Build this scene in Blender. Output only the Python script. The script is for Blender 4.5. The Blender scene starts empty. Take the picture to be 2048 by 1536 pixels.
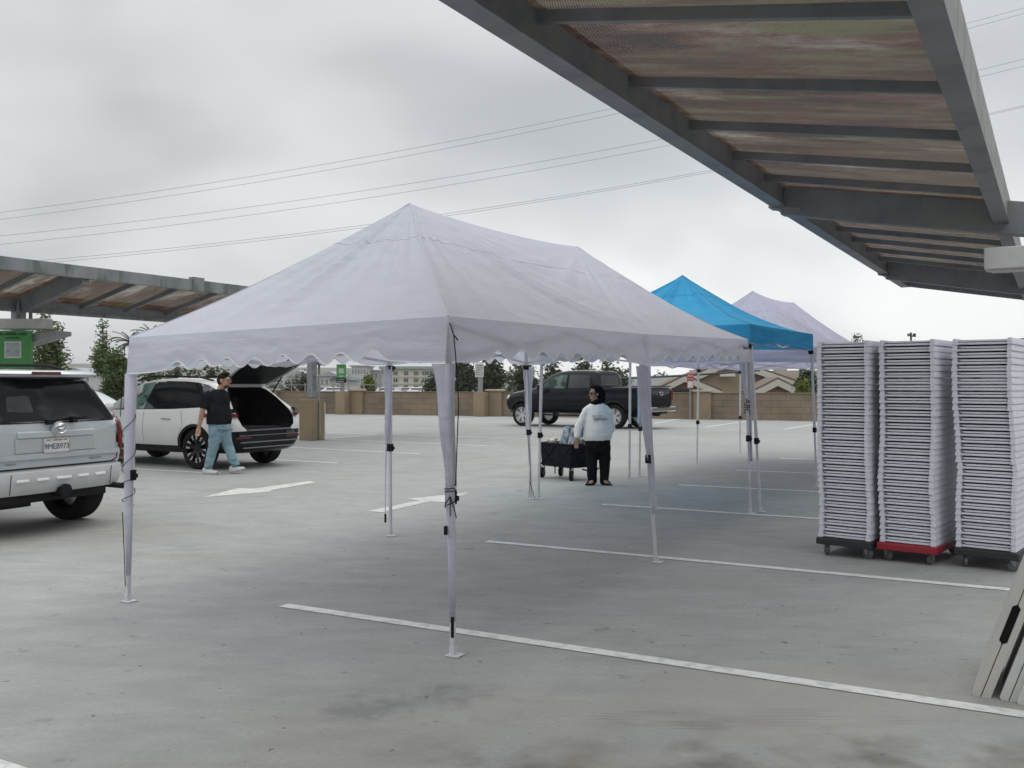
import bpy, bmesh, math, random
from mathutils import Vector, Matrix, noise
from mathutils.bvhtree import BVHTree
random.seed(7)
PI = math.pi
C = bpy.context.scene.collection
V = Vector
F, H = 1900.0, 1.55          # focal length in photo pixels, eye height in metres
A = V((.486, .874, 0)).normalized()    # along the drive aisle
B = V((.874, -.486, 0)).normalized()   # along the stall lines
Z = V((0, 0, 1))
def gp(px, py, z=0.0):
    Y = F * H / (py - 768); return V(((px - 1024) / F * Y, Y, z))
def at(px, py, Y): return V(((px - 1024) / F * Y, Y, H + (768 - py) / F * Y))
def lerp(a, b, t): return a + (b - a) * t
def R(d): return math.radians(d)

# ---------------------------------------------------------------- materials
def nodes(m):
    m.use_nodes = True; nt = m.node_tree
    return nt, nt.nodes, nt.links
MATS = {}
def folds(o, s=.02, sc=.12):
    t = bpy.data.textures.new('folds', 'CLOUDS'); t.noise_scale = sc; t.noise_depth = 2
    d = o.modifiers.new('folds', 'DISPLACE'); d.texture = t; d.strength = s; d.mid_level = .5; d.texture_coords = 'LOCAL'
    return o
def M(name, c1, c2=None, scale=4, rough=.6, metal=0, bump=0, bscale=40, stretch=(1, 1, 1), trans=0, coat=0, spec=.5, lo=.35, hi=.65, detail=5, c3=None, s3=1.0, rvar=0, bdist=.02):
    if name in MATS: return MATS[name]
    m = bpy.data.materials.new(name); nt, N, L = nodes(m)
    b = N['Principled BSDF']; b.inputs['Roughness'].default_value = rough
    b.inputs['Metallic'].default_value = metal; b.inputs['Specular IOR Level'].default_value = spec
    b.inputs['Coat Weight'].default_value = coat; b.inputs['Coat Roughness'].default_value = .05
    b.inputs['Base Color'].default_value = (*c1, 1)
    tc = N.new('ShaderNodeTexCoord'); mp = N.new('ShaderNodeMapping'); L.new(tc.outputs['Object'], mp.inputs[0])
    mp.inputs['Scale'].default_value = stretch
    col = None
    if c2:
        n = N.new('ShaderNodeTexNoise'); n.inputs['Scale'].default_value = scale; n.inputs['Detail'].default_value = detail
        n.inputs['Roughness'].default_value = .6
        L.new(mp.outputs[0], n.inputs[0])
        r = N.new('ShaderNodeValToRGB'); r.color_ramp.elements[0].position = lo; r.color_ramp.elements[1].position = hi
        r.color_ramp.elements[0].color = (*c1, 1); r.color_ramp.elements[1].color = (*c2, 1)
        L.new(n.outputs[0], r.inputs[0]); col = r.outputs[0]
        if c3:
            n2 = N.new('ShaderNodeTexNoise'); n2.inputs['Scale'].default_value = s3; n2.inputs['Detail'].default_value = 6
            L.new(mp.outputs[0], n2.inputs[0])
            r2 = N.new('ShaderNodeValToRGB'); r2.color_ramp.elements[0].position = .5; r2.color_ramp.elements[1].position = .62
            L.new(n2.outputs[0], r2.inputs[0])
            mx = N.new('ShaderNodeMix'); mx.data_type = 'RGBA'; L.new(r2.outputs[0], mx.inputs[0]); L.new(col, mx.inputs[6]); mx.inputs[7].default_value = (*c3, 1); col = mx.outputs[2]
        L.new(col, b.inputs['Base Color'])
        if rvar:
            mr = N.new('ShaderNodeMapRange'); mr.inputs[3].default_value = rough - rvar; mr.inputs[4].default_value = rough + rvar
            L.new(n.outputs[0], mr.inputs[0]); L.new(mr.outputs[0], b.inputs['Roughness'])
    if bump:
        n3 = N.new('ShaderNodeTexNoise'); n3.inputs['Scale'].default_value = bscale; n3.inputs['Detail'].default_value = 4
        L.new(mp.outputs[0], n3.inputs[0])
        bp = N.new('ShaderNodeBump'); bp.inputs['Strength'].default_value = bump; bp.inputs['Distance'].default_value = bdist
        L.new(n3.outputs[0], bp.inputs['Height']); L.new(bp.outputs[0], b.inputs['Normal'])
    if trans:
        t = N.new('ShaderNodeBsdfTranslucent'); t.inputs[0].default_value = (*c1, 1)
        if col: L.new(col, t.inputs[0])
        mx = N.new('ShaderNodeMixShader'); mx.inputs[0].default_value = trans
        L.new(b.outputs[0], mx.inputs[1]); L.new(t.outputs[0], mx.inputs[2]); L.new(mx.outputs[0], N['Material Output'].inputs[0])
    MATS[name] = m
    return m

# ---------------------------------------------------------------- object helpers
def thing(name, label, cat, loc=(0, 0, 0), rz=0, group=None):
    o = bpy.data.objects.new(name, None); C.objects.link(o); o.empty_display_size = .2
    o.location = loc; o.rotation_euler = (0, 0, rz); o['label'] = label; o['category'] = cat
    if group: o['group'] = group
    return o
def tag(o, label, cat, group=None):
    o['label'] = label; o['category'] = cat
    if group: o['group'] = group
    return o
def kids(o, table):
    return table.get(o.name, [])
def clone(root, loc, rz, label):
    r = root.copy(); C.objects.link(r); r.location = loc; r.rotation_euler = (0, 0, rz); r['label'] = label
    for ch in list(root.children):
        c = ch.copy(); C.objects.link(c); c.parent = r
        for g in list(ch.children):
            d = g.copy(); C.objects.link(d); d.parent = c
    return r
class MB:
    def __init__(s, org=(0, 0, 0)): s.bm = bmesh.new(); s.o = V(org)
    def face(s, pts):
        try: return s.bm.faces.new([s.bm.verts.new(V(p) - s.o) for p in pts])
        except ValueError: pass
    def box(s, c, sz, rot=None):
        m = Matrix.Translation(V(c) - s.o) @ (rot.to_4x4() if rot else Matrix()) @ Matrix.Diagonal((sz[0], sz[1], sz[2], 1))
        bmesh.ops.create_cube(s.bm, size=1, matrix=m); return s
    def bar(s, p, q, w, h=None, up=Z):
        p, q = V(p), V(q); h = h or w; d = (q - p); l = d.length; d.normalize()
        x = d.cross(V(up)); x = x.normalized() if x.length > 1e-4 else V((1, 0, 0)); u = x.cross(d)
        rot = Matrix((x, d, u)).transposed()
        return s.box((p + q) / 2, (w, l, h), rot)
    def loft(s, rings, cap=True, close=True):
        rs = [[s.bm.verts.new(V(p) - s.o) for p in r] for r in rings]; n = len(rs[0])
        for a, b in zip(rs, rs[1:]):
            for i in range(n if close else n - 1):
                j = (i + 1) % n
                try: s.bm.faces.new((a[i], a[j], b[j], b[i]))
                except ValueError: pass
        if cap:
            for r in (rs[0], rs[-1]):
                try: s.bm.faces.new(r)
                except ValueError: pass
        return s
    def tube(s, pts, r, n=8, r2=None, flat=None):
        pts = [V(p) for p in pts]; rings = []
        rr = r if isinstance(r, (list, tuple)) else [r] * len(pts)
        prev = None
        for i, p in enumerate(pts):
            d = (pts[min(i + 1, len(pts) - 1)] - pts[max(i - 1, 0)]).normalized()
            x = d.cross(prev if prev is not None else (Z if abs(d.z) < .9 else V((0, 1, 0))))
            x.normalize(); y = x.cross(d); prev = y
            k = rr[i]; kx, ky = (k if isinstance(k, (tuple, list)) else (k, k))
            rings.append([p + x * math.cos(a) * kx + y * math.sin(a) * ky for a in [2 * PI * j / n for j in range(n)]])
        return s.loft(rings)
    def limb(s, pts, rad, n=14):
        """elliptical loft with world-aligned rings: rad = (rx, ry) per point, rings horizontal"""
        return s.loft([[V(p) + V((math.cos(a) * r[0], math.sin(a) * r[1], 0)) for a in [2 * PI * j / n for j in range(n)]] for p, r in zip(pts, rad)])
    def ell(s, c, r, n=12, rot=None):
        m = Matrix.Translation(V(c) - s.o) @ (rot.to_4x4() if rot else Matrix()) @ Matrix.Diagonal((r[0], r[1], r[2], 1))
        bmesh.ops.create_uvsphere(s.bm, u_segments=n, v_segments=max(6, n * 2 // 3), radius=1, matrix=m); return s
    def lathe(s, prof, c=(0, 0, 0), axis='z', n=24, cap=True):
        rings = []
        for r, h in prof:
            ring = []
            for i in range(n):
                a = 2 * PI * i / n; x, y = r * math.cos(a), r * math.sin(a)
                ring.append(V(c) + (V((x, y, h)) if axis == 'z' else V((x, h, y)) if axis == 'y' else V((h, x, y))))
            rings.append(ring)
        return s.loft(rings, cap)
    def prism(s, pts, ext):
        pts = [V(p) for p in pts]; e = V(ext)
        a = [s.bm.verts.new(p - s.o) for p in pts]; b = [s.bm.verts.new(p + e - s.o) for p in pts]; n = len(a)
        s.bm.faces.new(a); s.bm.faces.new(b[::-1])
        for i in range(n): s.bm.faces.new((a[i], b[i], b[(i + 1) % n], a[(i + 1) % n]))
        return s
    def grid(s, P):
        vs = [[s.bm.verts.new(V(p) - s.o) for p in row] for row in P]
        for i in range(len(vs) - 1):
            for j in range(len(vs[0]) - 1): s.bm.faces.new((vs[i][j], vs[i][j + 1], vs[i + 1][j + 1], vs[i + 1][j]))
        return s
    def build(s, name, mat, parent=None, smooth=None, bevel=0, kind=None, sub=0, remesh=0, solid=0, sm=0, weld=0):
        if weld: bmesh.ops.remove_doubles(s.bm, verts=s.bm.verts, dist=weld)
        bmesh.ops.recalc_face_normals(s.bm, faces=s.bm.faces)
        me = bpy.data.meshes.new(name); s.bm.to_mesh(me); s.bm.free()
        o = bpy.data.objects.new(name, me); C.objects.link(o)
        for mm in (mat if isinstance(mat, list) else [mat]): me.materials.append(mm)
        if parent: o.parent = parent
        if kind: o['kind'] = kind
        if bevel:
            b = o.modifiers.new('bevel', 'BEVEL'); b.width = bevel; b.segments = 2; b.limit_method = 'ANGLE'
        if solid:
            b = o.modifiers.new('solid', 'SOLIDIFY'); b.thickness = solid; b.offset = 0
        if remesh:
            b = o.modifiers.new('remesh', 'REMESH'); b.mode = 'VOXEL'; b.voxel_size = remesh; b.use_smooth_shade = True
            if sm:
                b = o.modifiers.new('smooth', 'SMOOTH'); b.iterations = sm; b.factor = .5
        if sub:
            b = o.modifiers.new('sub', 'SUBSURF'); b.levels = sub; b.render_levels = sub
        if smooth is True:
            for p in me.polygons: p.use_smooth = True
        elif smooth:
            for p in me.polygons: p.use_smooth = True
            me.set_sharp_from_angle(angle=R(smooth))
        return o
def text_obj(name, body, size, mat, parent, loc, rot, ext=.001, center=True, shear=0):
    cu = bpy.data.curves.new(name, 'FONT'); cu.body = body; cu.size = size; cu.extrude = ext; cu.shear = shear
    if center: cu.align_x = 'CENTER'; cu.align_y = 'CENTER'
    o = bpy.data.objects.new(name, cu); C.objects.link(o)
    dg = bpy.context.evaluated_depsgraph_get(); me = bpy.data.meshes.new_from_object(o.evaluated_get(dg))
    bpy.data.objects.remove(o); bpy.data.curves.remove(cu)
    o = bpy.data.objects.new(name, me); C.objects.link(o); me.materials.clear(); me.materials.append(mat)
    o.parent = parent; o.location = loc; o.rotation_euler = rot
    return o
def scribble(mb, p0, ux, uz, n, w, h, t=.002, seed=1):
    """a row of small illegible strokes"""
    rnd = random.Random(seed); x = 0
    for i in range(n):
        cw = w / n; a = p0 + ux * (i * cw); k = rnd.random()
        if k < .12: continue
        hh = h * rnd.uniform(.55, 1)
        mb.bar(a, a + ux * cw * .5 + uz * hh, t, t); mb.bar(a + ux * cw * .5 + uz * hh, a + ux * cw * .9 + uz * hh * rnd.uniform(0, .4), t, t)

# ---------------------------------------------------------------- common materials
m_white_paint = M('line_paint', (.68, .69, .67), (.60, .61, .59), scale=9, rough=.8, lo=.3, hi=.7, c3=(.50, .51, .50), s3=14)
m_black = M('black_plastic', (.010, .010, .012), rough=.6, spec=.2)
m_blackgloss = M('black_gloss', (.006, .006, .010), rough=.14, coat=.05, spec=.22)
m_rubber = M('rubber', (.010, .010, .011), (.018, .018, .018), scale=30, rough=.9, spec=.15)
m_alu = M('white_steel_tube', (.60, .60, .62), (.50, .50, .53), scale=8, rough=.4, metal=.1)
m_galv = M('galvanised', (.30, .31, .32), (.22, .23, .24), scale=6, rough=.5, metal=.4)
m_cord = M('black_cord', (.01, .01, .012), rough=.8, spec=.1)
m_glass = M('dark_glass', (.006, .008, .010), rough=.04, coat=0, spec=.4)
m_glassin = M('tinted_glass', (.006, .008, .010), (.022, .025, .028), scale=2.2, rough=.10, coat=0, spec=.03, lo=.5, hi=.62, stretch=(1, 1, 1.6))
m_skin = M('skin', (.42, .24, .17), (.36, .19, .13), scale=12, rough=.55)
# ================================================================= camera, world, light
sc = bpy.context.scene
cam = bpy.data.cameras.new('Camera'); co = bpy.data.objects.new('Camera', cam); C.objects.link(co)
cam.sensor_width = 36; cam.lens = 36 * F / 2048; co.location = (0, 0, H); co.rotation_euler = (PI / 2, 0, 0)
cam.clip_start = .05; cam.clip_end = 9000; sc.camera = co
sc.view_settings.view_transform = 'Standard'; sc.view_settings.look = 'None'; sc.view_settings.gamma = 1; sc.view_settings.exposure = 0
SUN_EL, SUN_AZ = R(58), R(35)
w = bpy.data.worlds.new('World'); sc.world = w; w.use_nodes = True
N, L = w.node_tree.nodes, w.node_tree.links
bg = N['Background']
sky = N.new('ShaderNodeTexSky'); sky.sky_type = 'NISHITA'; sky.sun_disc = False; sky.sun_elevation = SUN_EL; sky.sun_rotation = SUN_AZ
bg.inputs[1].default_value = .1; L.new(sky.outputs[0], bg.inputs[0])
def math_(op, a, b=None, c=None):
    n = N.new('ShaderNodeMath'); n.operation = op
    for i, x in enumerate((a, b, c)):
        if x is None: continue
        if isinstance(x, (int, float)): n.inputs[i].default_value = x
        else: L.new(x, n.inputs[i])
    return n.outputs[0]
tc = N.new('ShaderNodeTexCoord'); sx = N.new('ShaderNodeSeparateXYZ'); L.new(tc.outputs['Generated'], sx.inputs[0])
zz = math_('MAXIMUM', sx.outputs[2], 0.0)
den = math_('ADD', zz, .34)
cx = math_('DIVIDE', sx.outputs[0], den); cy = math_('DIVIDE', sx.outputs[1], den)
cb = N.new('ShaderNodeCombineXYZ'); L.new(cx, cb.inputs[0]); L.new(cy, cb.inputs[1])
def nz(scale, off, det=5, dist=0):
    mp = N.new('ShaderNodeMapping'); L.new(cb.outputs[0], mp.inputs[0]); mp.inputs[1].default_value = off
    n = N.new('ShaderNodeTexNoise'); n.inputs['Scale'].default_value = scale; n.inputs['Detail'].default_value = det; n.inputs['Roughness'].default_value = .5
    n.inputs['Distortion'].default_value = dist
    L.new(mp.outputs[0], n.inputs[0]); return n.outputs[0]
n1 = nz(.62, (3.1, 5.2, 0), 3.5, .3); n2 = nz(1.9, (1, 9, 2), 2.5, .3)
cl = math_('ADD', math_('MULTIPLY', n1, .70), math_('MULTIPLY', n2, .30))
mr = N.new('ShaderNodeMapRange'); mr.inputs[1].default_value = .38; mr.inputs[2].default_value = .61; mr.inputs[3].default_value = .44; mr.inputs[4].default_value = .71
mr.interpolation_type = 'SMOOTHSTEP'
L.new(cl, mr.inputs[0])
# horizon a little brighter than the band above it, zenith brighter again
g = N.new('ShaderNodeValToRGB'); L.new(zz, g.inputs[0])
e = g.color_ramp.elements; e[0].position = 0; e[0].color = (.575,) * 3 + (1,); e[1].position = 1; e[1].color = (1, 1, 1, 1)
for p, v in ((.12, .545), (.30, .47), (.45, .60), (.62, 1.12)):
    q = e.new(p); q.color = (v, v, v, 1)
gy = math_('MULTIPLY', g.outputs[0], 2.42)
# brighter veil to the right of straight ahead
dr = N.new('ShaderNodeVectorMath'); dr.operation = 'DOT_PRODUCT'; L.new(tc.outputs['Generated'], dr.inputs[0]); dr.inputs[1].default_value = (.26, .93, .10)
veil = math_('MULTIPLY', math_('POWER', math_('MAXIMUM', dr.outputs['Value'], 0.0), 14), .10)
dr2 = N.new('ShaderNodeVectorMath'); dr2.operation = 'DOT_PRODUCT'; L.new(tc.outputs['Generated'], dr2.inputs[0]); dr2.inputs[1].default_value = (-.40, .85, .34)
dim = math_('MULTIPLY', math_('POWER', math_('MAXIMUM', dr2.outputs['Value'], 0.0), 16), -.085)
lum = math_('MULTIPLY', math_('ADD', math_('ADD', mr.outputs[0], veil), dim), gy)
tint = N.new('ShaderNodeMix'); tint.data_type = 'RGBA'; L.new(mr.outputs[0], tint.inputs[0])
tint.inputs[6].default_value = (.90, .96, 1.08, 1); tint.inputs[7].default_value = (1.02, 1.025, .965, 1)
vm = N.new('ShaderNodeVectorMath'); vm.operation = 'SCALE'; L.new(tint.outputs[2], vm.inputs[0]); L.new(lum, vm.inputs['Scale'])
bg2 = N.new('ShaderNodeBackground'); L.new(vm.outputs[0], bg2.inputs[0]); bg2.inputs[1].default_value = 1.0
mix = N.new('ShaderNodeMixShader'); mix.inputs[0].default_value = .95
L.new(bg.outputs[0], mix.inputs[1]); L.new(bg2.outputs[0], mix.inputs[2]); L.new(mix.outputs[0], N['World Output'].inputs[0])
sl = bpy.data.lights.new('sun', 'SUN'); sl.energy = .8; sl.angle = R(40); sl.color = (1, .96, .90)
so = bpy.data.objects.new('sun', sl); C.objects.link(so); so.rotation_euler = (PI / 2 - SUN_EL, 0, -SUN_AZ + PI)
so.location = (0, 0, 30)
so.rotation_euler = V((-math.sin(SUN_AZ) * math.cos(SUN_EL), -math.cos(SUN_AZ) * math.cos(SUN_EL), -math.sin(SUN_EL))).to_track_quat('-Z', 'Y').to_euler()

# ================================================================= terrain, deck, markings
GZ = -8.0
m_terr = M('terrain_scrub', (.05, .062, .034), (.09, .095, .06), scale=.02, rough=.95, c3=(.15, .145, .12), s3=.05)
mb = MB(); mb.face([(-4000, -500, GZ), (4000, -500, GZ), (4000, 6000, GZ), (-4000, 6000, GZ)]); mb.build('ground', m_terr, kind='structure')
# far hills
m_hill = M('hill_scrub', (.06, .075, .05), (.10, .115, .08), scale=.01, rough=1, c3=(.17, .165, .15), s3=.03)
mb = MB(); rows = []
for j in range(9):
    row = []
    for i in range(81):
        x = -2600 + i * 65; t = j / 8
        hgt = 34 * (noise.fractal(V((x * .0014, 3.3, 0)), 1, 2, 4) * .5 + .55) + (26 if x < -300 else 8)
        row.append((x, 1500 + t * 900, GZ + hgt * math.sin(min(t * 1.3, 1) * PI / 2) * (1 if t < .8 else (1 - t) * 5)))
    rows.append(row)
mb.grid(rows); mb.build('hills', m_hill, smooth=True, kind='structure')

W0, W1 = V((-8.4, 49.0, 0)), V((12.9, 39.9, 0)); WD = (W1 - W0).normalized(); WN = V((-WD.y, WD.x, 0))
WL, WR = W0 - WD * 60, W1 + WD * 45
m = bpy.data.materials.new('deck_concrete'); nt, N, L = nodes(m); b = N['Principled BSDF']; b.inputs['Roughness'].default_value = .82; b.inputs['Specular IOR Level'].default_value = .3
tc = N.new('ShaderNodeTexCoord')
def nzz(scale, det=5, st=(1, 1, 1), rz=0, off=(0, 0, 0), rough=.55):
    mp = N.new('ShaderNodeMapping'); mp.vector_type = 'POINT'; mp.inputs['Scale'].default_value = st; mp.inputs['Rotation'].default_value = (0, 0, rz); mp.inputs[1].default_value = off
    L.new(tc.outputs['Object'], mp.inputs[0]); n = N.new('ShaderNodeTexNoise'); n.inputs['Scale'].default_value = scale; n.inputs['Detail'].default_value = det; n.inputs['Roughness'].default_value = rough
    L.new(mp.outputs[0], n.inputs[0]); return n.outputs[0]
def ramp(src, p0, c0, p1, c1):
    r = N.new('ShaderNodeValToRGB'); r.color_ramp.elements[0].position = p0; r.color_ramp.elements[1].position = p1
    r.color_ramp.elements[0].color = (*c0, 1); r.color_ramp.elements[1].color = (*c1, 1); L.new(src, r.inputs[0]); return r.outputs[0]
def mixc(f, a, b_, mode='MIX'):
    x = N.new('ShaderNodeMix'); x.data_type = 'RGBA'; x.blend_type = mode
    for i, q in ((0, f), (6, a), (7, b_)):
        if isinstance(q, (int, float)): x.inputs[i].default_value = q
        elif isinstance(q, tuple): x.inputs[i].default_value = (*q, 1)
        else: L.new(q, x.inputs[i])
    return x.outputs[2]
base = ramp(nzz(.16, 6), .3, (.282, .290, .284), .7, (.338, .345, .333))
warm = ramp(nzz(.22, 5, off=(11.3, 4.2, 0)), .52, (0, 0, 0), .68, (1, 1, 1))
base = mixc(warm, base, (.284, .275, .252))
mott = ramp(nzz(2.2, 8, (.8, 1.2, 1), R(8)), .32, (.92, .92, .92), .66, (1.04, 1.04, 1.04))
base = mixc(1.0, base, mott, 'MULTIPLY')
fine = ramp(nzz(38, 4), .3, (.93, .93, .93), .7, (1.05, 1.05, 1.05))
base = mixc(1.0, base, fine, 'MULTIPLY')
stain = ramp(nzz(.75, 7, (1, 1.6, 1), R(-20), (5, 2, 0), .65), .60, (0, 0, 0), .76, (.5, .5, .5))
base = mixc(stain, base, (.15, .155, .15))
spots = ramp(nzz(4.1, 3, off=(2, 7, 0)), .67, (0, 0, 0), .72, (.35, .35, .35))
base = mixc(spots, base, (.11, .11, .108))
scuff = ramp(nzz(1.3, 9, (.6, 2.0, 1), R(6), (0, 4, 0), .7), .60, (0, 0, 0), .76, (.22, .22, .22))
base = mixc(scuff, base, (.37, .38, .365))
# tyre drag marks in the foreground, curving arcs
wv = N.new('ShaderNodeTexWave'); wv.bands_direction = 'Y'; wv.wave_type = 'BANDS'; wv.inputs['Scale'].default_value = 3.4; wv.inputs['Distortion'].default_value = 5; wv.inputs['Detail'].default_value = 5
mp = N.new('ShaderNodeMapping'); mp.inputs['Rotation'].default_value = (0, 0, R(9)); mp.inputs['Scale'].default_value = (.35, 3, 1); L.new(tc.outputs['Object'], mp.inputs[0]); L.new(mp.outputs[0], wv.inputs[0])
sp = N.new('ShaderNodeSeparateXYZ'); L.new(tc.outputs['Object'], sp.inputs[0])
def mth(op, a, b_=None):
    n = N.new('ShaderNodeMath'); n.operation = op
    for i, q in enumerate((a, b_)):
        if q is None: continue
        if isinstance(q, (int, float)): n.inputs[i].default_value = q
        else: L.new(q, n.inputs[i])
    return n.outputs[0]
def blob(cx_, cy_, rx, ry):
    dx = mth('DIVIDE', mth('SUBTRACT', sp.outputs[0], cx_), rx); dy = mth('DIVIDE', mth('SUBTRACT', sp.outputs[1], cy_), ry)
    d = mth('ADD', mth('MULTIPLY', dx, dx), mth('MULTIPLY', dy, dy))
    return mth('MAXIMUM', mth('SUBTRACT', 1.0, d), 0.0)
arc = mth('MULTIPLY', mth('MULTIPLY', ramp(wv.outputs[0], .45, (0, 0, 0), .9, (1, 1, 1)), ramp(nzz(2.7, 6, (1, 3, 1)), .42, (0, 0, 0), .62, (1, 1, 1))), blob(1.05, 4.40, .95, .17))
base = mixc(mth('MINIMUM', mth('MULTIPLY', arc, 2.2), .75), base, (.13, .135, .135))
pat = ramp(nzz(1.6, 6, off=(8, 1, 0)), .46, (0, 0, 0), .60, (1, 1, 1))
patch = mth('MULTIPLY', mth('MINIMUM', mth('MULTIPLY', blob(.9, 3.95, 1.6, .5), 2.0), 1.0), pat)
base = mixc(mth('MULTIPLY', patch, 1.0), base, (.16, .155, .14))
streak = ramp(nzz(3.4, 10, (.7, 1.7, 1), R(14), (3, 3, 0), .72), .38, (.91, .91, .915), .62, (1.04, 1.04, 1.04))
base = mixc(1.0, base, streak, 'MULTIPLY')
spk = ramp(nzz(15, 2, off=(1, 1, 0)), .70, (0, 0, 0), .735, (.75, .75, .75))
base = mixc(spk, base, (.09, .09, .088))
foot = mth('MULTIPLY', mth('MINIMUM', mth('MULTIPLY', blob(-.35, 4.6, .75, .35), 2.0), 1.0), ramp(nzz(2.1, 7, off=(3, 9, 0), rough=.65), .47, (0, 0, 0), .60, (1, 1, 1)))
base = mixc(mth('MULTIPLY', foot, .7), base, (.165, .17, .17))
warmr = mth('MULTIPLY', mth('MINIMUM', mth('MULTIPLY', blob(1.3, 4.2, 1.9, 1.2), 1.5), 1.0), ramp(nzz(.9, 5, off=(6, 9, 0)), .40, (0, 0, 0), .58, (1, 1, 1)))
base = mixc(mth('MULTIPLY', warmr, .55), base, (.345, .325, .292))
L.new(base, b.inputs['Base Color'])
bp = N.new('ShaderNodeBump'); bp.inputs['Strength'].default_value = .25; bp.inputs['Distance'].default_value = .01; L.new(nzz(60, 6), bp.inputs['Height']); L.new(bp.outputs[0], b.inputs['Normal'])
m_deck = m
mb = MB()
back = [WR - WN * 90, WL - WN * 90]
top = [WL, WR] + back
mb.prism([(p.x, p.y, -.6) for p in top], (0, 0, .6)); mb.build('parking_deck', m_deck, kind='structure')

mb = MB()
def stripe(p, q, w=.10, z=.004):
    p, q = V((p.x, p.y, z)), V((q.x, q.y, z)); n = (q - p).normalized().cross(Z) * w / 2
    k = max(1, int((q - p).length / 1.0)); 
    mb.face([p - n, q - n, q + n, p + n])
stripe(gp(567, 1211), gp(2048, 1430) + (gp(2048, 1430) - gp(567, 1211)).normalized() * 1.5, .105)
stripe(gp(974, 1083), gp(2012, 1179) + B * .8, .105)
stripe(gp(1205, 1009), gp(1636, 1037.5) + B * 3.6)
stripe(gp(1357, 970), gp(1638, 982) + B * 3.8)
stripe(gp(1473, 940.5), gp(1638, 946) + B * 4)
stripe(gp(1558, 916), gp(1638, 918.6) + B * 4)
p0 = gp(0, 1536); stripe(p0 - B * 1.0, p0 + B * 4)
stripe(gp(655, 865.4), gp(1069, 877.8), .11); stripe(gp(645, 878), gp(974, 891.8), .11); stripe(gp(560, 894), gp(839.5, 907.6), .11)
stripe(gp(500, 917), gp(675, 926.5), .11); stripe(gp(150, 931), gp(440, 947.5), .11); stripe(gp(664, 876.5), gp(760, 868.5), .10)
for a_, b_ in (((890, 842), (1013, 833)), ((1308, 847), (1367, 836.5)), ((1410, 854.5), (1497, 842)), ((1570, 858), (1646, 846)), ((720, 838), (800, 832))):
    stripe(gp(*a_), gp(*b_), .11)
stripe(gp(1560, 917), gp(1640, 919.5))
m_o = mb.build('road_markings', m_white_paint, kind='structure')
mb = MB()
for poly in ([(405, 995), (477, 976.6), (505, 978), (618, 962.5), (632, 965.5), (540, 981), (549, 983)],
             [(732, 1023), (841, 1001), (811, 998.5), (938, 985), (895, 1005.5), (860, 1003.5), (766, 1025)]):
    mb.face([gp(x, y, .004) for x, y in poly])
mb.build('arrow_marking', M('arrow_paint', (.60, .61, .58), (.47, .485, .465), scale=5, rough=.85, lo=.3, hi=.6, c3=(.42, .43, .42), s3=9), kind='structure')

# ================================================================= block wall with pilasters
m_wall = bpy.data.materials.new('block_wall'); nt, N, L = nodes(m_wall); b = N['Principled BSDF']; b.inputs['Roughness'].default_value = .9
tc = N.new('ShaderNodeTexCoord'); br = N.new('ShaderNodeTexBrick'); L.new(tc.outputs['UV'], br.inputs[0])
br.inputs['Color1'].default_value = (.225, .178, .132, 1); br.inputs['Color2'].default_value = (.205, .162, .120, 1); br.inputs['Mortar'].default_value = (.14, .11, .082, 1)
br.inputs['Scale'].default_value = 1; br.inputs['Brick Width'].default_value = .82; br.inputs['Row Height'].default_value = .28; br.inputs['Mortar Size'].default_value = .012; br.offset = .5
nn = N.new('ShaderNodeTexNoise'); L.new(tc.outputs['Object'], nn.inputs[0]); nn.inputs['Scale'].default_value = .9; nn.inputs['Detail'].default_value = 7
rr = N.new('ShaderNodeValToRGB'); rr.color_ramp.elements[0].position = .3; rr.color_ramp.elements[1].position = .7; rr.color_ramp.elements[0].color = (.72, .72, .72, 1); rr.color_ramp.elements[1].color = (1.14, 1.13, 1.1, 1); L.new(nn.outputs[0], rr.inputs[0])
mx = N.new('ShaderNodeMix'); mx.data_type = 'RGBA'; mx.blend_type = 'MULTIPLY'; mx.inputs[0].default_value = 1; L.new(br.outputs[0], mx.inputs[6]); L.new(rr.outputs[0], mx.inputs[7]); L.new(mx.outputs[2], b.inputs['Base Color'])
bp = N.new('ShaderNodeBump'); bp.inputs['Strength'].default_value = .5; bp.inputs['Distance'].default_value = .01; L.new(br.outputs['Fac'], bp.inputs['Height']); bp.invert = True; L.new(bp.outputs[0], b.inputs['Normal'])
m_stucco = M('tan_stucco', (.27, .205, .135), (.22, .17, .115), scale=1.5, rough=.9, bump=.15, bscale=30)
m_cap = M('pale_cap', (.46, .41, .33), (.38, .34, .27), scale=3, rough=.9)
WH = 1.13
root = thing('boundary_wall', 'long tan concrete block wall along the far edge of the deck', 'wall')
mb = MB()
n = 30; Ls = (WR - WL).length
uvl = mb.bm.loops.layers.uv.new('UVMap')
def quad(p, q, z0, z1, u0, u1):
    f = mb.face([(p.x, p.y, z0), (q.x, q.y, z0), (q.x, q.y, z1), (p.x, p.y, z1)])
    for l, uv in zip(f.loops, ((u0, z0), (u1, z0), (u1, z1), (u0, z1))): l[uvl].uv = uv
quad(WL, WR, 0, WH, 0, Ls); quad(WR + WN * .2, WL + WN * .2, -8, WH, 0, Ls)
quad(WR, WR + WN * .2, 0, WH, 0, .2); quad(WL + WN * .2, WL, 0, WH, 0, .2)
f = mb.face([(WL.x, WL.y, WH), (WR.x, WR.y, WH), ((WR + WN * .2).x, (WR + WN * .2).y, WH), ((WL + WN * .2).x, (WL + WN * .2).y, WH)])
mb.build('block_panel', m_wall, root)
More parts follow.
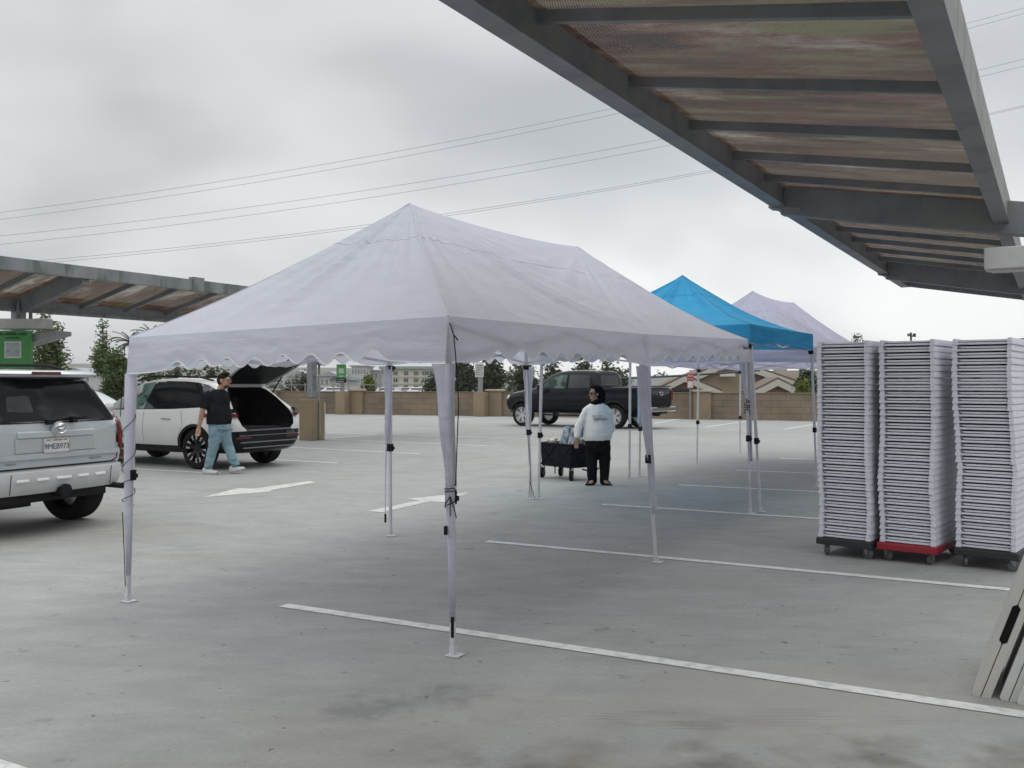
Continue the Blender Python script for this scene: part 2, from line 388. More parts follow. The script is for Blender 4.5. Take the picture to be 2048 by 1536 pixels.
mb = MB(); mb.bar(V((WL.x, WL.y, WH + .024)) + WN * .1, V((WR.x, WR.y, WH + .024)) + WN * .1, .26, .045); mb.build('coping', M('wall_coping', (.20, .155, .11), (.17, .13, .095), scale=3, rough=.9), root, bevel=.008)
def wallpt(px):   # point of the wall face seen at this photo column
    k = (px - 1024) / F; t = (W0.x - k * W0.y) / (k * WD.y - WD.x); return W0 + WD * t
prot = Matrix((WD, WN, Z)).transposed()
def pilaster(px, w=.75):
    c = wallpt(px); mb = MB(); mb.box(c - WN * .09 + Z * .60, (w, .18, 1.2), prot); p = mb.build('pilaster', m_stucco, root, bevel=.01)
    mb = MB(); mb.box(c - WN * .06 + Z * 1.255, (w + .16, .42, .09), prot); mb.build('pilaster_cap', m_cap, p, bevel=.015)
for px in (715, 991, 1406, 545, 1700, 1200): pilaster(px)
# ================================================================= parking shade canopies
m_steel = M('weathered_steel', (.21, .22, .245), (.14, .15, .17), scale=2.2, rough=.6, metal=.1, c3=(.19, .205, .19), s3=3.5)
m_steel_l = M('streaked_fascia', (.24, .25, .26), (.16, .17, .175), scale=2.0, rough=.6, stretch=(1.5, 1.5, .4), c3=(.11, .13, .11), s3=2.5)
def panel_mat(name, ang):
    m = bpy.data.materials.new(name); nt, N, L = nodes(m); b = N['Principled BSDF']; b.inputs['Roughness'].default_value = .85
    tc = N.new('ShaderNodeTexCoord')
    def nn(scale, st, off=(0, 0, 0), det=6, rough=.6):
        mp0 = N.new('ShaderNodeMapping'); mp0.inputs['Rotation'].default_value = (0, 0, ang); L.new(tc.outputs['Object'], mp0.inputs[0])
        mp = N.new('ShaderNodeMapping'); mp.inputs['Scale'].default_value = st; mp.inputs[1].default_value = off; L.new(mp0.outputs[0], mp.inputs[0])
        n = N.new('ShaderNodeTexNoise'); n.inputs['Scale'].default_value = scale; n.inputs['Detail'].default_value = det; n.inputs['Roughness'].default_value = rough; L.new(mp.outputs[0], n.inputs[0]); return n.outputs[0]
    def rp(s, *st):
        r = N.new('ShaderNodeValToRGB'); el = r.color_ramp.elements
        while len(el) < len(st): el.new(.5)
        for q, (p, c) in zip(el, st): q.position = p; q.color = (*c, 1)
        L.new(s, r.inputs[0]); return r.outputs[0]
    def mx(f, a, c):
        x = N.new('ShaderNodeMix'); x.data_type = 'RGBA'; L.new(f, x.inputs[0]); L.new(a, x.inputs[6])
        if isinstance(c, tuple): x.inputs[7].default_value = (*c, 1)
        else: L.new(c, x.inputs[7])
        return x.outputs[2]
    c = rp(nn(1.15, (.55, 1.2, 1), (0, 0, 0), 9, .72), (.40, (.022, .010, .006)), (.47, (.080, .036, .018)), (.53, (.13, .105, .085)), (.61, (.26, .245, .22)))
    uv = N.new('ShaderNodeSeparateXYZ'); L.new(tc.outputs['UV'], uv.inputs[0])
    def mt(op, a, b_):
        n = N.new('ShaderNodeMath'); n.operation = op
        for i, q in enumerate((a, b_)):
            if isinstance(q, (int, float)): n.inputs[i].default_value = q
            else: L.new(q, n.inputs[i])
        return n.outputs[0]
    dv = mt('ADD', mt('MULTIPLY', uv.outputs[1], .75), mt('MULTIPLY', nn(1.4, (.6, 2.0, 1), (2, 5, 0), 7, .65), .9))
    d1_ = rp(dv, (.78, (0, 0, 0)), (.90, (1, 1, 1)))
    c = mx(d1_, c, rp(nn(2.5, (.5, 3, 1), (7, 0, 0)), (.35, (.022, .012, .008)), (.5, (.07, .033, .018)), (.62, (.085, .075, .038))))
    g = rp(nn(1.6, (.3, 3.0, 1), (4, 8, 0)), (.56, (0, 0, 0)), (.68, (1, 1, 1)))
    c = mx(g, c, (.085, .085, .035))
    rr = rp(nn(1.3, (.3, 3.6, 1), (9, 2, 0)), (.55, (0, 0, 0)), (.66, (1, 1, 1)))
    c = mx(rr, c, (.075, .034, .024))
    mr_ = N.new('ShaderNodeMapping'); mr_.inputs['Rotation'].default_value = (0, 0, ang); L.new(tc.outputs['Object'], mr_.inputs[0])
    wv_ = N.new('ShaderNodeTexWave'); wv_.bands_direction = 'Y'; wv_.inputs['Scale'].default_value = 1.6; L.new(mr_.outputs[0], wv_.inputs[0])
    bw = N.new('ShaderNodeBump'); bw.inputs['Strength'].default_value = .08; bw.inputs['Distance'].default_value = .02; L.new(wv_.outputs[0], bw.inputs['Height']); L.new(bw.outputs[0], b.inputs['Normal'])
    L.new(c, b.inputs['Base Color'])
    t = N.new('ShaderNodeBsdfTranslucent'); L.new(c, t.inputs[0]); ms = N.new('ShaderNodeMixShader'); ms.inputs[0].default_value = .5
    L.new(b.outputs[0], ms.inputs[1]); L.new(t.outputs[0], ms.inputs[2])
    # perforations: fine dot grid of real holes in the sheet
    mpv = N.new('ShaderNodeMapping'); mpv.inputs['Scale'].default_value = (110, 110, 0); L.new(tc.outputs['Object'], mpv.inputs[0])
    vo = N.new('ShaderNodeTexVoronoi'); vo.inputs['Scale'].default_value = 1; vo.inputs['Randomness'].default_value = 0; vo.voronoi_dimensions = '2D'; L.new(mpv.outputs[0], vo.inputs[0])
    lt = N.new('ShaderNodeMath'); lt.operation = 'LESS_THAN'; lt.inputs[1].default_value = .16; L.new(vo.outputs['Distance'], lt.inputs[0])
    tr = N.new('ShaderNodeBsdfTransparent'); m2 = N.new('ShaderNodeMixShader'); L.new(lt.outputs[0], m2.inputs[0]); L.new(ms.outputs[0], m2.inputs[1]); L.new(tr.outputs[0], m2.inputs[2])
    L.new(m2.outputs[0], N['Material Output'].inputs[0])
    return m
# ---- right canopy: Q = bottom of its high (left) beam at main rafter
a2 = V((.4972, .8677, 0)).normalized(); b2 = V((.8677, -.4972, 0)).normalized(); dn = (b2 - Z * .175).normalized()
Q = V((2.99, 10.68, 3.60)); WID = 2.17
def rc(s, wv, up=0): return Q + a2 * s + b2 * wv + Z * (-.175 * wv + up)
rt = thing('parking_canopy', 'weathered steel shade canopy with rust streaked panels overhead at right', 'canopy', (5.86, 9.31, 0), 0, 'steel shade canopies over the stalls')
O = rt.location
S0, S1 = -13.5, 10.76
mb = MB(O); mb.bar(rc(S0, -.05, .125), rc(S1, -.05, .125), .10, .25); mb.build('edge_beam', m_steel, rt, bevel=.006)
mb = MB(O); mb.bar(rc(S0, -.05, -.012), rc(S1, -.05, -.012), .16, .02); mb.build('flange_strip', m_steel, rt)
mb = MB(O); mb.bar(rc(S0, WID + .055, .175), rc(S1, WID + .055, .175), .11, .35); mb.build('edge_beam', M('fascia_pale', (.30, .305, .28), (.23, .235, .22), scale=3, rough=.6, c3=(.19, .20, .18), s3=5), rt, bevel=.006)
mb = MB(O); mb.bar(rc(S0, WID + .055, -.006), rc(S1, WID + .055, -.006), .14, .010); mb.build('flange_strip', m_steel, rt)  # dark strip added so the underside of the pale beam is darker
purl = [-12.2, -10.9, -9.6, -8.5, -7.0, -5.69, -4.26, -2.94, -1.7, -.55, 1.94, 3.3, 4.46, 5.7, 6.95, 9.1, 10.1]
for s in purl:
    mb = MB(O); mb.bar(rc(s, 0, .168), rc(s, WID, .168), .05, .075); mb.build('purlin', m_steel, rt, bevel=.004)
for s in (-8.0 + .3, .3, 8.0):
    mb = MB(O); mb.bar(rc(s, .0, .06), rc(s, 3.3, .06), .16, .34); q_ = mb.build('rafter', m_steel, rt, bevel=.006)
    mb = MB(O); mb.bar(rc(s, -.16, -.035), rc(s, .2, -.035), .2, .03); mb.build('splice_plate', m_steel_l, q_)
mb = MB(O); mb.bar(rc(S1 - .03, 0, .12), rc(S1 - .03, WID, .12), .06, .24); mb.build('end_beam', m_steel, rt, bevel=.005)
def panels(fn, cuts, wd, mat, parent, O):
    for s0, s1 in zip(cuts, cuts[1:]):
        mb = MB(O); uvl = mb.bm.loops.layers.uv.new('UVMap'); n = 8
        for i in range(n):
            f = mb.face([fn(s0 + .002, wd * i / n, .209), fn(s0 + .002, wd * (i + 1) / n, .209), fn(s1 - .002, wd * (i + 1) / n, .209), fn(s1 - .002, wd * i / n, .209)])
            for l, uv in zip(f.loops, ((i / n, 0), ((i + 1) / n, 0), ((i + 1) / n, 1), (i / n, 1))): l[uvl].uv = uv
        mb.build('roof_panel', mat, parent)
panels(rc, sorted([S0] + purl + [-7.7, .3, 8.0, S1]), WID, panel_mat('rusty_panel', math.atan2(.506, .8625)), rt, O)
for s in (-7.7, .3, 8.0):
    c = rc(s, 3.2); mb = MB(O); mb.box((c.x, c.y, 1.3 + 1.0), (.2, .2, 2.0 - .35 + .3)); mb.build('column', m_steel, rt, bevel=.01)
    mb = MB(O); mb.box((c.x, c.y, .62), (.58, .58, 1.24), Matrix.Rotation(R(-31), 3, 'Z')); mb.build('column_base', m_stucco, rt, bevel=.02)
m_fix = M('white_box', (.55, .55, .53), (.48, .48, .47), scale=4, rough=.6)
def fixture(c, ang, ln, label, grp='white light boxes under the canopies'):
    t = thing('light_box', label, 'light fixture', c, ang, grp)
    mb = MB(); mb.box((0, 0, 0), (ln, .30, .20)); mb.build('housing', m_fix, t, bevel=.012)
    mb = MB(); mb.box((0, 0, -.108), (ln - .1, .22, .012)); mb.build('lens', M('diffuser', (.42, .42, .40), rough=.4), t)
    mb = MB(); mb.bar((-.12, 0, .1), (-.12, 0, .42), .05); mb.bar((.12, 0, .1), (.12, 0, .42), .05); mb.build('bracket', m_steel, t)
fixture(at(2086, 514, 8.7), R(-31), .95, 'white box light fixture cut off by the right edge under the overhead canopy')

# ---- left canopy: P = low beam bottom above the tan pillar
P = V((-5.5, 26.3, 3.0)); WL_ = 1.95
def lc(s, wv, up=0): return P + A * s + B * wv + Z * (.25 * wv + up)
lt_ = thing('parking_canopy', 'weathered steel shade canopy at left behind the silver vehicle', 'canopy', (P.x, P.y, 0), 0, 'steel shade canopies over the stalls')
O = lt_.location
T0, T1 = -20.0, 6.0
mb = MB(O); mb.bar(lc(T0, -.05, .2), lc(T1, -.05, .2), .12, .30); mb.build('edge_beam', m_steel, lt_, bevel=.006)
mb = MB(O); mb.bar(lc(T0, -.05, .02), lc(T1, -.05, .02), .2, .06); mb.build('flange_strip', m_steel_l, lt_)
mb = MB(O); mb.bar(lc(T0, WL_ + .05, .13), lc(-6.05, WL_ + .05, .13), .10, .23); mb.bar(lc(-5.95, WL_ + .05, .13), lc(T1, WL_ + .05, .13), .10, .23); mb.build('edge_beam', m_steel_l, lt_, bevel=.006)
mb = MB(O); mb.bar(lc(-6.15, WL_ + .05, .15), lc(-5.85, WL_ + .05, .15), .15, .30); mb.build('splice_plate', m_steel_l, lt_, bevel=.006)
s = T0 + .6
while s < T1:
    if min(abs(s + 8.65), abs(s), abs(s + 17.3)) > .45:
        mb = MB(O); mb.bar(lc(s, 0, .16), lc(s, WL_, .16), .05, .09); mb.build('purlin', m_steel, lt_)
    s += 1.1
panels(lc, [T0 + .6 + 1.1 * i for i in range(24)], WL_, panel_mat('rusty_panel_b', R(29)), lt_, O)
for s in (-17.3, -8.65, 0):
    mb = MB(O); mb.bar(lc(s, -.1, .12), lc(s, WL_, .10), .16, .34); mb.build('rafter', m_steel, lt_, bevel=.006)
    c = lc(s, -.05); mb = MB(O); mb.box((c.x, c.y, 2.1), (.2, .2, 1.84), Matrix.Rotation(R(-29), 3, 'Z')); mb.build('column', m_galv, lt_, bevel=.01)
    mb = MB(O); mb.box((c.x, c.y, .56), (.5, .5, 1.12), Matrix.Rotation(R(-29), 3, 'Z')); cb_ = mb.build('column_base', m_stucco, lt_, bevel=.02)
c = lc(0, -.05)
mb = MB(O); mb.tube([c + B * .30 - A * .02 - Z * 3.0, c + B * .30 - A * .02 - Z * 2.6, c + B * .27 - Z * 2.0, c + B * .25 - Z * 1.75, c + B * .13 - Z * 1.2], .022); mb.build('conduit', m_galv, lt_)
# green charger sign and light box at the first column
cc = lc(-8.65, -.05)
fixture((cc.x + .22, cc.y - .2, 2.72), 0, .98, 'white box light fixture on the left canopy column above the green sign')
t = thing('shade_hood', 'grey sloping sheet hood projecting beside the green sign', 'hood', (cc.x + .55, cc.y - .15, 2.5), R(-8))
mb = MB(); mb.prism([(-.35, -.25, -.02), (.45, -.25, .08), (.45, -.25, .0), (.1, -.25, -.1), (-.35, -.25, -.22)], (0, .5, 0)); mb.build('hood_panel', m_galv, t)
m_green = M('sign_green', (.045, .21, .055), (.06, .25, .07), scale=3, rough=.5)
m_dkgreen = M('sign_print', (.01, .05, .015), rough=.6)
m_signw = M('sign_white', (.55, .58, .55), (.45, .48, .46), scale=6, rough=.6)
def green_sign(c, w, h, label, ang=0, plate=False):
    t = thing('charging_sign', label, 'sign', c, ang, 'green charging signs')
    mb = MB(); mb.box((0, 0, h / 2), (w, .08, h)); b_ = mb.build('sign_board', m_green, t, bevel=.01)
    mb = MB(); mb.box((0, -.043, h * .50), (w * .46, .006, w * .46)); mb.build('white_square', m_signw, t)
    mb = MB(); mb.box((0, -.047, h * .50), (w * .38, .004, w * .38)); mb.build('grey_square', M('sign_grey', (.24, .28, .30), (.36, .4, .4), scale=14, rough=.6), t)
    mb = MB(); scribble(mb, V((-w * .38, -.045, h * .88)), V((1, 0, 0)), Z, 14, w * .76, w * .07, .012, 3); scribble(mb, V((-w * .2, -.045, h * .79)), V((1, 0, 0)), Z, 7, w * .4, w * .05, .009, 4); mb.build('printed_line', m_dkgreen, t)
    mb = MB(); mb.box((0, -.043, h * .1), (w * .42, .006, h * .06)); mb.build('caption_strip', m_signw, t)
    if plate:
        mb = MB(); mb.box((0, 0, -.14), (w, .05, .24)); pl = mb.build('lower_plate', m_black, t)
        mb = MB(); scribble(mb, V((-w * .38, -.03, -.12)), V((1, 0, 0)), Z, 9, w * .7, .05, .012, 5); scribble(mb, V((-w * .38, -.03, -.22)), V((1, 0, 0)), Z, 9, w * .7, .05, .012, 6); mb.build('printed_line', m_signw, pl)
    return t
gc = at(28, 738, 18.3)
green_sign((gc.x, gc.y, gc.z), .70, .74, 'large green charging sign with pale square, behind the silver vehicle roof')

# ---- posts with signs standing at the wall
def post_block(px, wpx, label, out=.5):
    c = wallpt(px) - WN * out; k = c.y / F; t = thing('sign_pillar', label, 'pillar', c, math.atan2(WD.y, WD.x), 'tan sign pillars in front of the block wall')
    mb = MB(); mb.box((0, 0, .57), (wpx * k, .5, 1.14)); mb.build('pillar_block', m_stucco, t, bevel=.02)
    mb = MB(); mb.box((0, 0, 1.155), (wpx * k * .5, .3, .03)); mb.build('base_plate', m_galv, t)
    mb = MB(); mb.box((-.05, .04, 1.8), (.16, .14, 1.3)); mb.box((.08, -.02, 1.8), (.07, .07, 1.3)); mb.build('post', m_galv, t)
    return t, c
t, c = post_block(696, 22, 'tan pillar with steel post carrying the small green sign')
k = c.y / F
green_sign((c.x, c.y - .35, H + (768 - 755) * k), 19 * k, 26 * k, 'small green charging sign above a black plate on the far pillar', 0, True)
t, c = post_block(970, 24, 'tan pillar with steel post carrying the white notice sign'); k = c.y / F
t = thing('notice_sign', 'white notice sign with faint grey lines on a steel post by the wall', 'sign', (c.x - .05, c.y - .32, H + 14 * k))
mb = MB(); mb.box((0, 0, 13.5 * k), (17 * k, .04, 27 * k)); mb.build('sign_board', m_signw, t, bevel=.005)
mb = MB()
for i in range(5): scribble(mb, V((-6.5 * k, -.024, (3.5 + i * 4.6) * k)), V((1, 0, 0)), Z, 7, 13 * k, 2.2 * k, .02, 10 + i)
mb.build('printed_line', M('sign_ink', (.12, .12, .12), rough=.7), t)
c = wallpt(1384) - WN * .35; k = c.y / F
t = thing('notice_sign', 'red bordered notice sign on a thin post at the right wall pilaster', 'sign', (c.x, c.y, 0))
m_red = M('sign_red', (.38, .03, .035), rough=.5)
z0 = H - 9 * k; z1 = H + 21 * k
mb = MB(); mb.bar((.0, .05, 0), (.0, .05, z1 - .03), .05); mb.build('post', m_galv, t)
mb = MB(); mb.box((0, 0, (z0 + z1) / 2), (13 * k, .03, z1 - z0)); mb.build('sign_board', m_red, t, bevel=.004)
mb = MB(); mb.box((0, -.018, z0 + 8 * k), (10.5 * k, .006, 13 * k)); mb.build('white_square', m_signw, t)
mb = MB(); scribble(mb, V((-5 * k, -.02, z1 - 6 * k)), V((1, 0, 0)), Z, 5, 10 * k, 4 * k, .03, 1); scribble(mb, V((-5 * k, -.02, z1 - 12 * k)), V((1, 0, 0)), Z, 7, 10 * k, 3 * k, .025, 2); mb.build('printed_line', m_signw, t)
# pale charger cabinets behind the tan pillar
c = gp(622, 872); t = thing('charger_cabinet', 'pale upright charger cabinet half hidden behind the tan pillar', 'charger', c + V((0, .5, 0)))
mb = MB(); mb.box((0, 0, .5), (.62, .22, 1.0)); mb.build('cabinet_shell', m_fix, t, bevel=.02)
mb = MB(); mb.box((0, -.113, .7), (.3, .006, .25)); mb.build('display', m_black, t)
# ================================================================= pop-up tents
def fabric(name, c1, c2, trans=.22):
    return M(name, c1, c2, scale=2.2, rough=.75, bump=.55, bscale=3.6, bdist=.05, trans=trans, stretch=(1, 1, 3.2), lo=.3, hi=.7, spec=.2)
m_whitefab = fabric('white_canvas', (.74, .745, .82), (.705, .71, .785), .52)
m_bluefab = fabric('blue_canvas', (.05, .39, .68), (.045, .35, .63), .35)
m_lavfab = fabric('lavender_canvas', (.62, .61, .745), (.59, .58, .715), .46)
m_hem = M('hem_binding', (.85, .85, .90), rough=.7, trans=.2)
m_seam = M('seam_thread', (.48, .48, .54), rough=.8)  # thread a little greyer than the cloth
def tent(name, label, grp, rows, peaks, fab, val=.25, scallop=True, wraps=True, slider=.9, seam=m_seam, hem=m_hem, sag=.30, seed=0, flags=()):
    """rows: [(footL, eaveL, footR, eaveR), ...] from near to far"""
    n = len(rows) - 1; org = rows[0][2].copy(); org.z = 0
    t_ = thing(name, label, 'tent', org, 0, grp); O = org
    EL = [r[1] for r in rows]; ER = [r[3] for r in rows]
    def edge(s, t):
        i = min(int(t), n - 1); f = t - i
        return lerp(lerp(EL[i], EL[i + 1], f), lerp(ER[i], ER[i + 1], f), s)
    def roof(s, t, r):
        p = edge(s, t); x = 2 * min(s, 1 - s, t, n - t); x = max(0, min(1, x))
        if n > 1:
            q = max(0, min(1, t - .5)); pk = lerp(peaks[0], peaks[1], q)
            rs = .05 * math.sin(PI * q) ** .7 * x if 0 < q < 1 else 0
        else: pk = peaks[0]; rs = 0
        f = x - sag * x * (1 - x) * (1 - .3 * x)
        z = p.z + (pk - p.z) * f - rs
        # folds fanning out of the peaks, fine ripples near the eave
        wz = 0
        for k in range(n):
            ds, dt = (s - .5) * 3, (t - .5 - k) * 3.2; rad = math.hypot(ds, dt); an = math.atan2(ds, dt)
            fold = noise.noise(V((an * 10, k * 5 + seed, rad * .25))) 
            wz += .085 * fold * min(rad, 1) * max(0, 1 - rad / 2.6)
            if n > 1:
                # long pulls towards the middle leg on both sides
                for sg in (0, 1):
                    tgt = math.atan2((sg - .5) * 3, (1 - .5 - k) * 3.2 * 1.0)
                    dd = an - tgt
                    if abs(dd) < .5: wz += .042 * math.sin(dd * 36 + seed + rad * .8) * math.exp(-(dd * 5.0) ** 2) * min(1, rad * 1.2) * max(0, 1 - rad / 3.2)
        wz += .010 * noise.noise(V((s * 4 + seed, t * 5, 1.7))) + .006 * noise.noise(V((s * 17, t * 19, seed))) * (1 - x * .5)
        edgeq = min(1, x * 6)
        wz *= 1 if (x < .6 or t < .5 or t > n - .5) else max(.1, 1 - (x - .6) * 2.3)
        z += wz * edgeq - .018 * math.sin(PI * min(1, x * 2)) * 0
        # eave edge between legs hangs slightly
        lf = (s if t in (0, n) else t - int(t)) if x < 1e-6 else 0
        return V((p.x, p.y, z))
    def panel(e0, e1, a0, a1, nu, nr):
        P = []
        for j in range(nr + 1):
            r = j / nr; row = []
            for i in range(nu + 1):
                u = i / nu; es, et = lerp(e0[0], e1[0], u), lerp(e0[1], e1[1], u); as_, at_ = lerp(a0[0], a1[0], u), lerp(a0[1], a1[1], u)
                row.append(roof(lerp(es, as_, r), lerp(et, at_, r), r))
            P.append(row)
        return P
    mb = MB(O); pk0, pk1 = (.5, .5), (.5, n - .5)
    nr = 76 if seed == 3 else 36
    mb.grid(panel((0, 0), (1, 0), pk0, pk0, 90, nr)); mb.grid(panel((0, n), (1, n), pk1, pk1, 60, nr))
    mb.grid(panel((0, 0), (0, n), pk0, pk1, 90 * n, nr)); mb.grid(panel((1, 0), (1, n), pk0, pk1, 90 * n, nr))
    roof_o = mb.build('roof_fabric', fab, t_, smooth=28, weld=.002)
    # seams: hips and the horizontal join
    mb = MB(O)
    for (c0, pk) in (((0, 0), pk0), ((1, 0), pk0), ((0, n), pk1), ((1, n), pk1)):
        mb.tube([roof(lerp(c0[0], pk[0], k / 20), lerp(c0[1], pk[1], k / 20), 0) + Z * .002 for k in range(21)], .0040, 5)
    r_ = .70
    ring = []
    for (a_, b_) in (((0, 0), (1, 0)), ((1, 0), (1, n)), ((1, n), (0, n)), ((0, n), (0, 0))):
        for k in range(30):
            u = k / 30; s, t = lerp(a_[0], b_[0], u), lerp(a_[1], b_[1], u)
            pk = (.5, min(max(t, .5), n - .5)); ring.append(roof(lerp(s, pk[0], r_), lerp(t, pk[1], r_), 0) + Z * .003)
    mb.tube(ring + ring[:1], .0016, 4)
    mb.build('seam', seam, roof_o)
    # valance
    sides = [((0, 0), (1, 0), 1), ((1, 0), (1, n), n), ((1, n), (0, n), 1), ((0, n), (0, 0), n)]
    cen = sum(((a_ + b_) / 2 for a_, b_ in zip(EL, ER)), V()) / (n + 1)
    vb = MB(O); hb = MB(O); rnd = random.Random(seed)
    for si, (c0, c1, bays) in enumerate(sides):
        for k in range(bays):
            q0 = (lerp(c0[0], c1[0], k / bays), lerp(c0[1], c1[1], k / bays)); q1 = (lerp(c0[0], c1[0], (k + 1) / bays), lerp(c0[1], c1[1], (k + 1) / bays))
            a_, b_ = edge(*q0), edge(*q1); d = b_ - a_; ln = d.length; out = V((d.y, -d.x, 0)).normalized()
            if (lerp(a_, b_, .5) - cen).dot(out) < 0: out = -out
            nu = 110; cols = []; hem_pts = []
            fl = .40 if scallop else 0; per = (ln - 2 * fl) / 8
            for i in range(nu + 1):
                u = i / nu; dd = u * ln; top = lerp(a_, b_, u)
                low = 0
                if scallop:
                    if fl < dd < ln - fl:
                        ph = (dd - fl) / per; low = -.212 - .031 * math.cos(2 * PI * ph) - .006 * math.sin(ph * 2.3 + si)
                    else:
                        x = min(dd, ln - dd) / fl; low = -.262 + .02 * x * x
                else: low = -val + .016 * math.sin(PI * u) * 2
                col = []
                for j in range(9):
                    f = j / 8
                    w_ = .022 * noise.noise(V((dd * 1.3 + si * 9, f * 3.2 + seed, 4.1))) + .010 * noise.noise(V((dd * 2.2 + si * 3, f * 9, 8 + seed)))
                    w_ += .004 * noise.noise(V((dd * 9, f * 5, 2 + seed)))
                    w_ *= min(1, f * 4) * min(1, min(dd, ln - dd) * 5 + .15)
                    col.append(top + out * (w_ + .006 * f + .02 * f * (1 if scallop else 0)) + Z * (low * f))
                cols.append(col); hem_pts.append(col[-1])
            vb.grid(cols)
            hb.tube(hem_pts, .0045, 5)
    vo = vb.build('valance', fab, t_, smooth=True, weld=.001)
    hb.build('hem', hem, vo)
    # legs
    for i, r in enumerate(rows):
        for side, (ft, ev) in enumerate(((r[0], r[1]), (r[2], r[3]))):
            sleeved = wraps and i == 0
            inn = (cen - ev); inn.z = 0; inn.normalize()
            tp = ev + inn * .035 - Z * .03; ft2 = ft.copy(); ft2.z = 0
            f_s = slider / tp.z; mid = lerp(ft2, tp, f_s)
            rz = Matrix.Rotation(math.atan2(A.y, A.x), 3, 'Z')
            mb = MB(O); mb.bar(mid, tp, .034, .034, up=A); lg = mb.build('leg', m_alu, t_, bevel=.003)
            mb = MB(O); mb.bar(ft2 + Z * .01, mid + (tp - ft2).normalized() * .05, .025, .025, up=A); mb.build('inner_tube', m_alu, lg)
            mb = MB(O); mb.box(mid, (.052, .052, .075), rz); mb.box(mid + V((.032, 0, -.005)), (.03, .02, .03), rz); mb.build('height_catch', m_black, lg, bevel=.004)
            if not sleeved and not (wraps and side == 1):
              mb = MB(O); mb.box(tp - Z * (.27 if scallop else .24), (.06, .06, .055), rz); mb.box(tp - Z * (.265 if scallop else .235) + inn * .03, (.09, .02, .03), rz); mb.build('bracket', m_black, lg)
            mb = MB(O); mb.box(ft2 + Z * .006 + V((.012, -.01, 0)), (.085, .085, .008), rz); mb.box(ft2 + Z * .03, (.034, .034, .05), rz); mb.build('foot_plate', m_alu, lg, bevel=.002)
    # scissor truss under the eaves and peak poles
    tb = MB(O)
    def P_(s, t, dz): q = edge(s, t) + Z * dz; i_ = (cen - q); i_.z = 0; return q + i_.normalized() * .04
    for (c0, c1, bays) in sides:
        m_ = bays * 2
        for k in range(m_):
            u0, u1 = k / m_, (k + 1) / m_
            q0 = (lerp(c0[0], c1[0], u0), lerp(c0[1], c1[1], u0)); q1 = (lerp(c0[0], c1[0], u1), lerp(c0[1], c1[1], u1))
            tb.bar(P_(*q0, -.05), P_(*q1, -.24), .012, .022); tb.bar(P_(*q0, -.24), P_(*q1, -.05), .012, .022)
    for k in range(n):
        pkp = roof(.5, .5 + k, 0); tb.bar(pkp - Z * .05, pkp - Z * .75, .03, .03, up=A)
        for q in ((.5, k), (0, k + .5), (1, k + .5), (.5, k + 1)):
            e_ = edge(*q); tb.bar(V((e_.x, e_.y, e_.z - .15)), V((pkp.x, pkp.y, e_.z + .15)), .012, .022)
    tb.build('truss', m_alu, t_)
    return t_, edge, roof
def fabric_wrap(t_, c_top, c_bot, d1, d2, w1, w2, fab, wb=.02, seed=0):
    """two flaps of cloth gathered round a leg, wide at the top"""
    mb = MB(t_.location); rows = []
    for j in range(25):
        f = j / 24; p = lerp(c_top, c_bot, f); k = (1 - f) ** 1.25
        a1, a2_ = wb + (w1 - wb) * k, wb + (w2 - wb) * k
        wob = .008 * math.sin(f * 9 + seed); o1 = d2 * wob
        row = [p + d1 * a1 * x - d2 * .024 - d1 * .024 * (1 - x) + o1 + d2 * .012 * math.sin(x * 7 + f * 5 + seed) * x for x in (1, .75, .5, .25, 0)]
        row += [p + d2 * a2_ * x - d1 * .024 - d2 * .024 * (1 - x) + d1 * .012 * math.sin(x * 7 + f * 4) * x for x in (.25, .5, .75, 1)]
        rows.append(row)
    mb.grid(rows); return mb.build('leg_wrap', fab, t_, smooth=True, solid=.004)
fN, fL, fM, fF, fBL, fB = gp(906, 1311), gp(256, 1203), gp(1312, 1125), gp(1513, 1026), gp(781, 1072), gp(1062, 998)
fF = fF - A * .05 + V((-.06, 0, 0))
eN, eL, eM, eF = at(896, 632, 5.42), at(259, 675, 6.78), at(1288, 668, 8.22), at(1496, 679, 11.35)
eBL = at(774, 690, 9.75); eBL.z = 2.01; eB = at(1052, 690, 12.8); eB.z = 2.07
wt, edge, roofW = tent('pop_up_tent', 'large white double peak pop-up tent with scalloped valance, nearest to the camera', 'pop-up tents in a row along the stalls',
     [(fL, eL, fN, eN), (fBL, eBL, fM, eM), (fB, eB, fF, eF)], [2.985, 3.075], m_whitefab, seed=3)
dLN = (eN - eL); dLN.z = 0; dLN.normalize(); 
fabric_wrap(wt, lerp(fN, eN, .86), lerp(fN, eN, .50), -dLN, A, .105, .035, m_whitefab, .012)
fabric_wrap(wt, lerp(fM, eM, .86), lerp(fM, eM, .22), -dLN, A, .085, .05, m_whitefab, .004, seed=2)
fabric_wrap(wt, lerp(fF, eF, .87), lerp(fF, eF, .30), -dLN, -A, .10, .05, m_whitefab, .004, seed=1)
fabric_wrap(wt, lerp(fBL, eBL, .86), lerp(fBL, eBL, .46), dLN, A, .09, .10, m_whitefab, seed=4)
fabric_wrap(wt, lerp(fB, eB, .86), lerp(fB, eB, .44), dLN, -A, .10, .08, m_whitefab, seed=5)
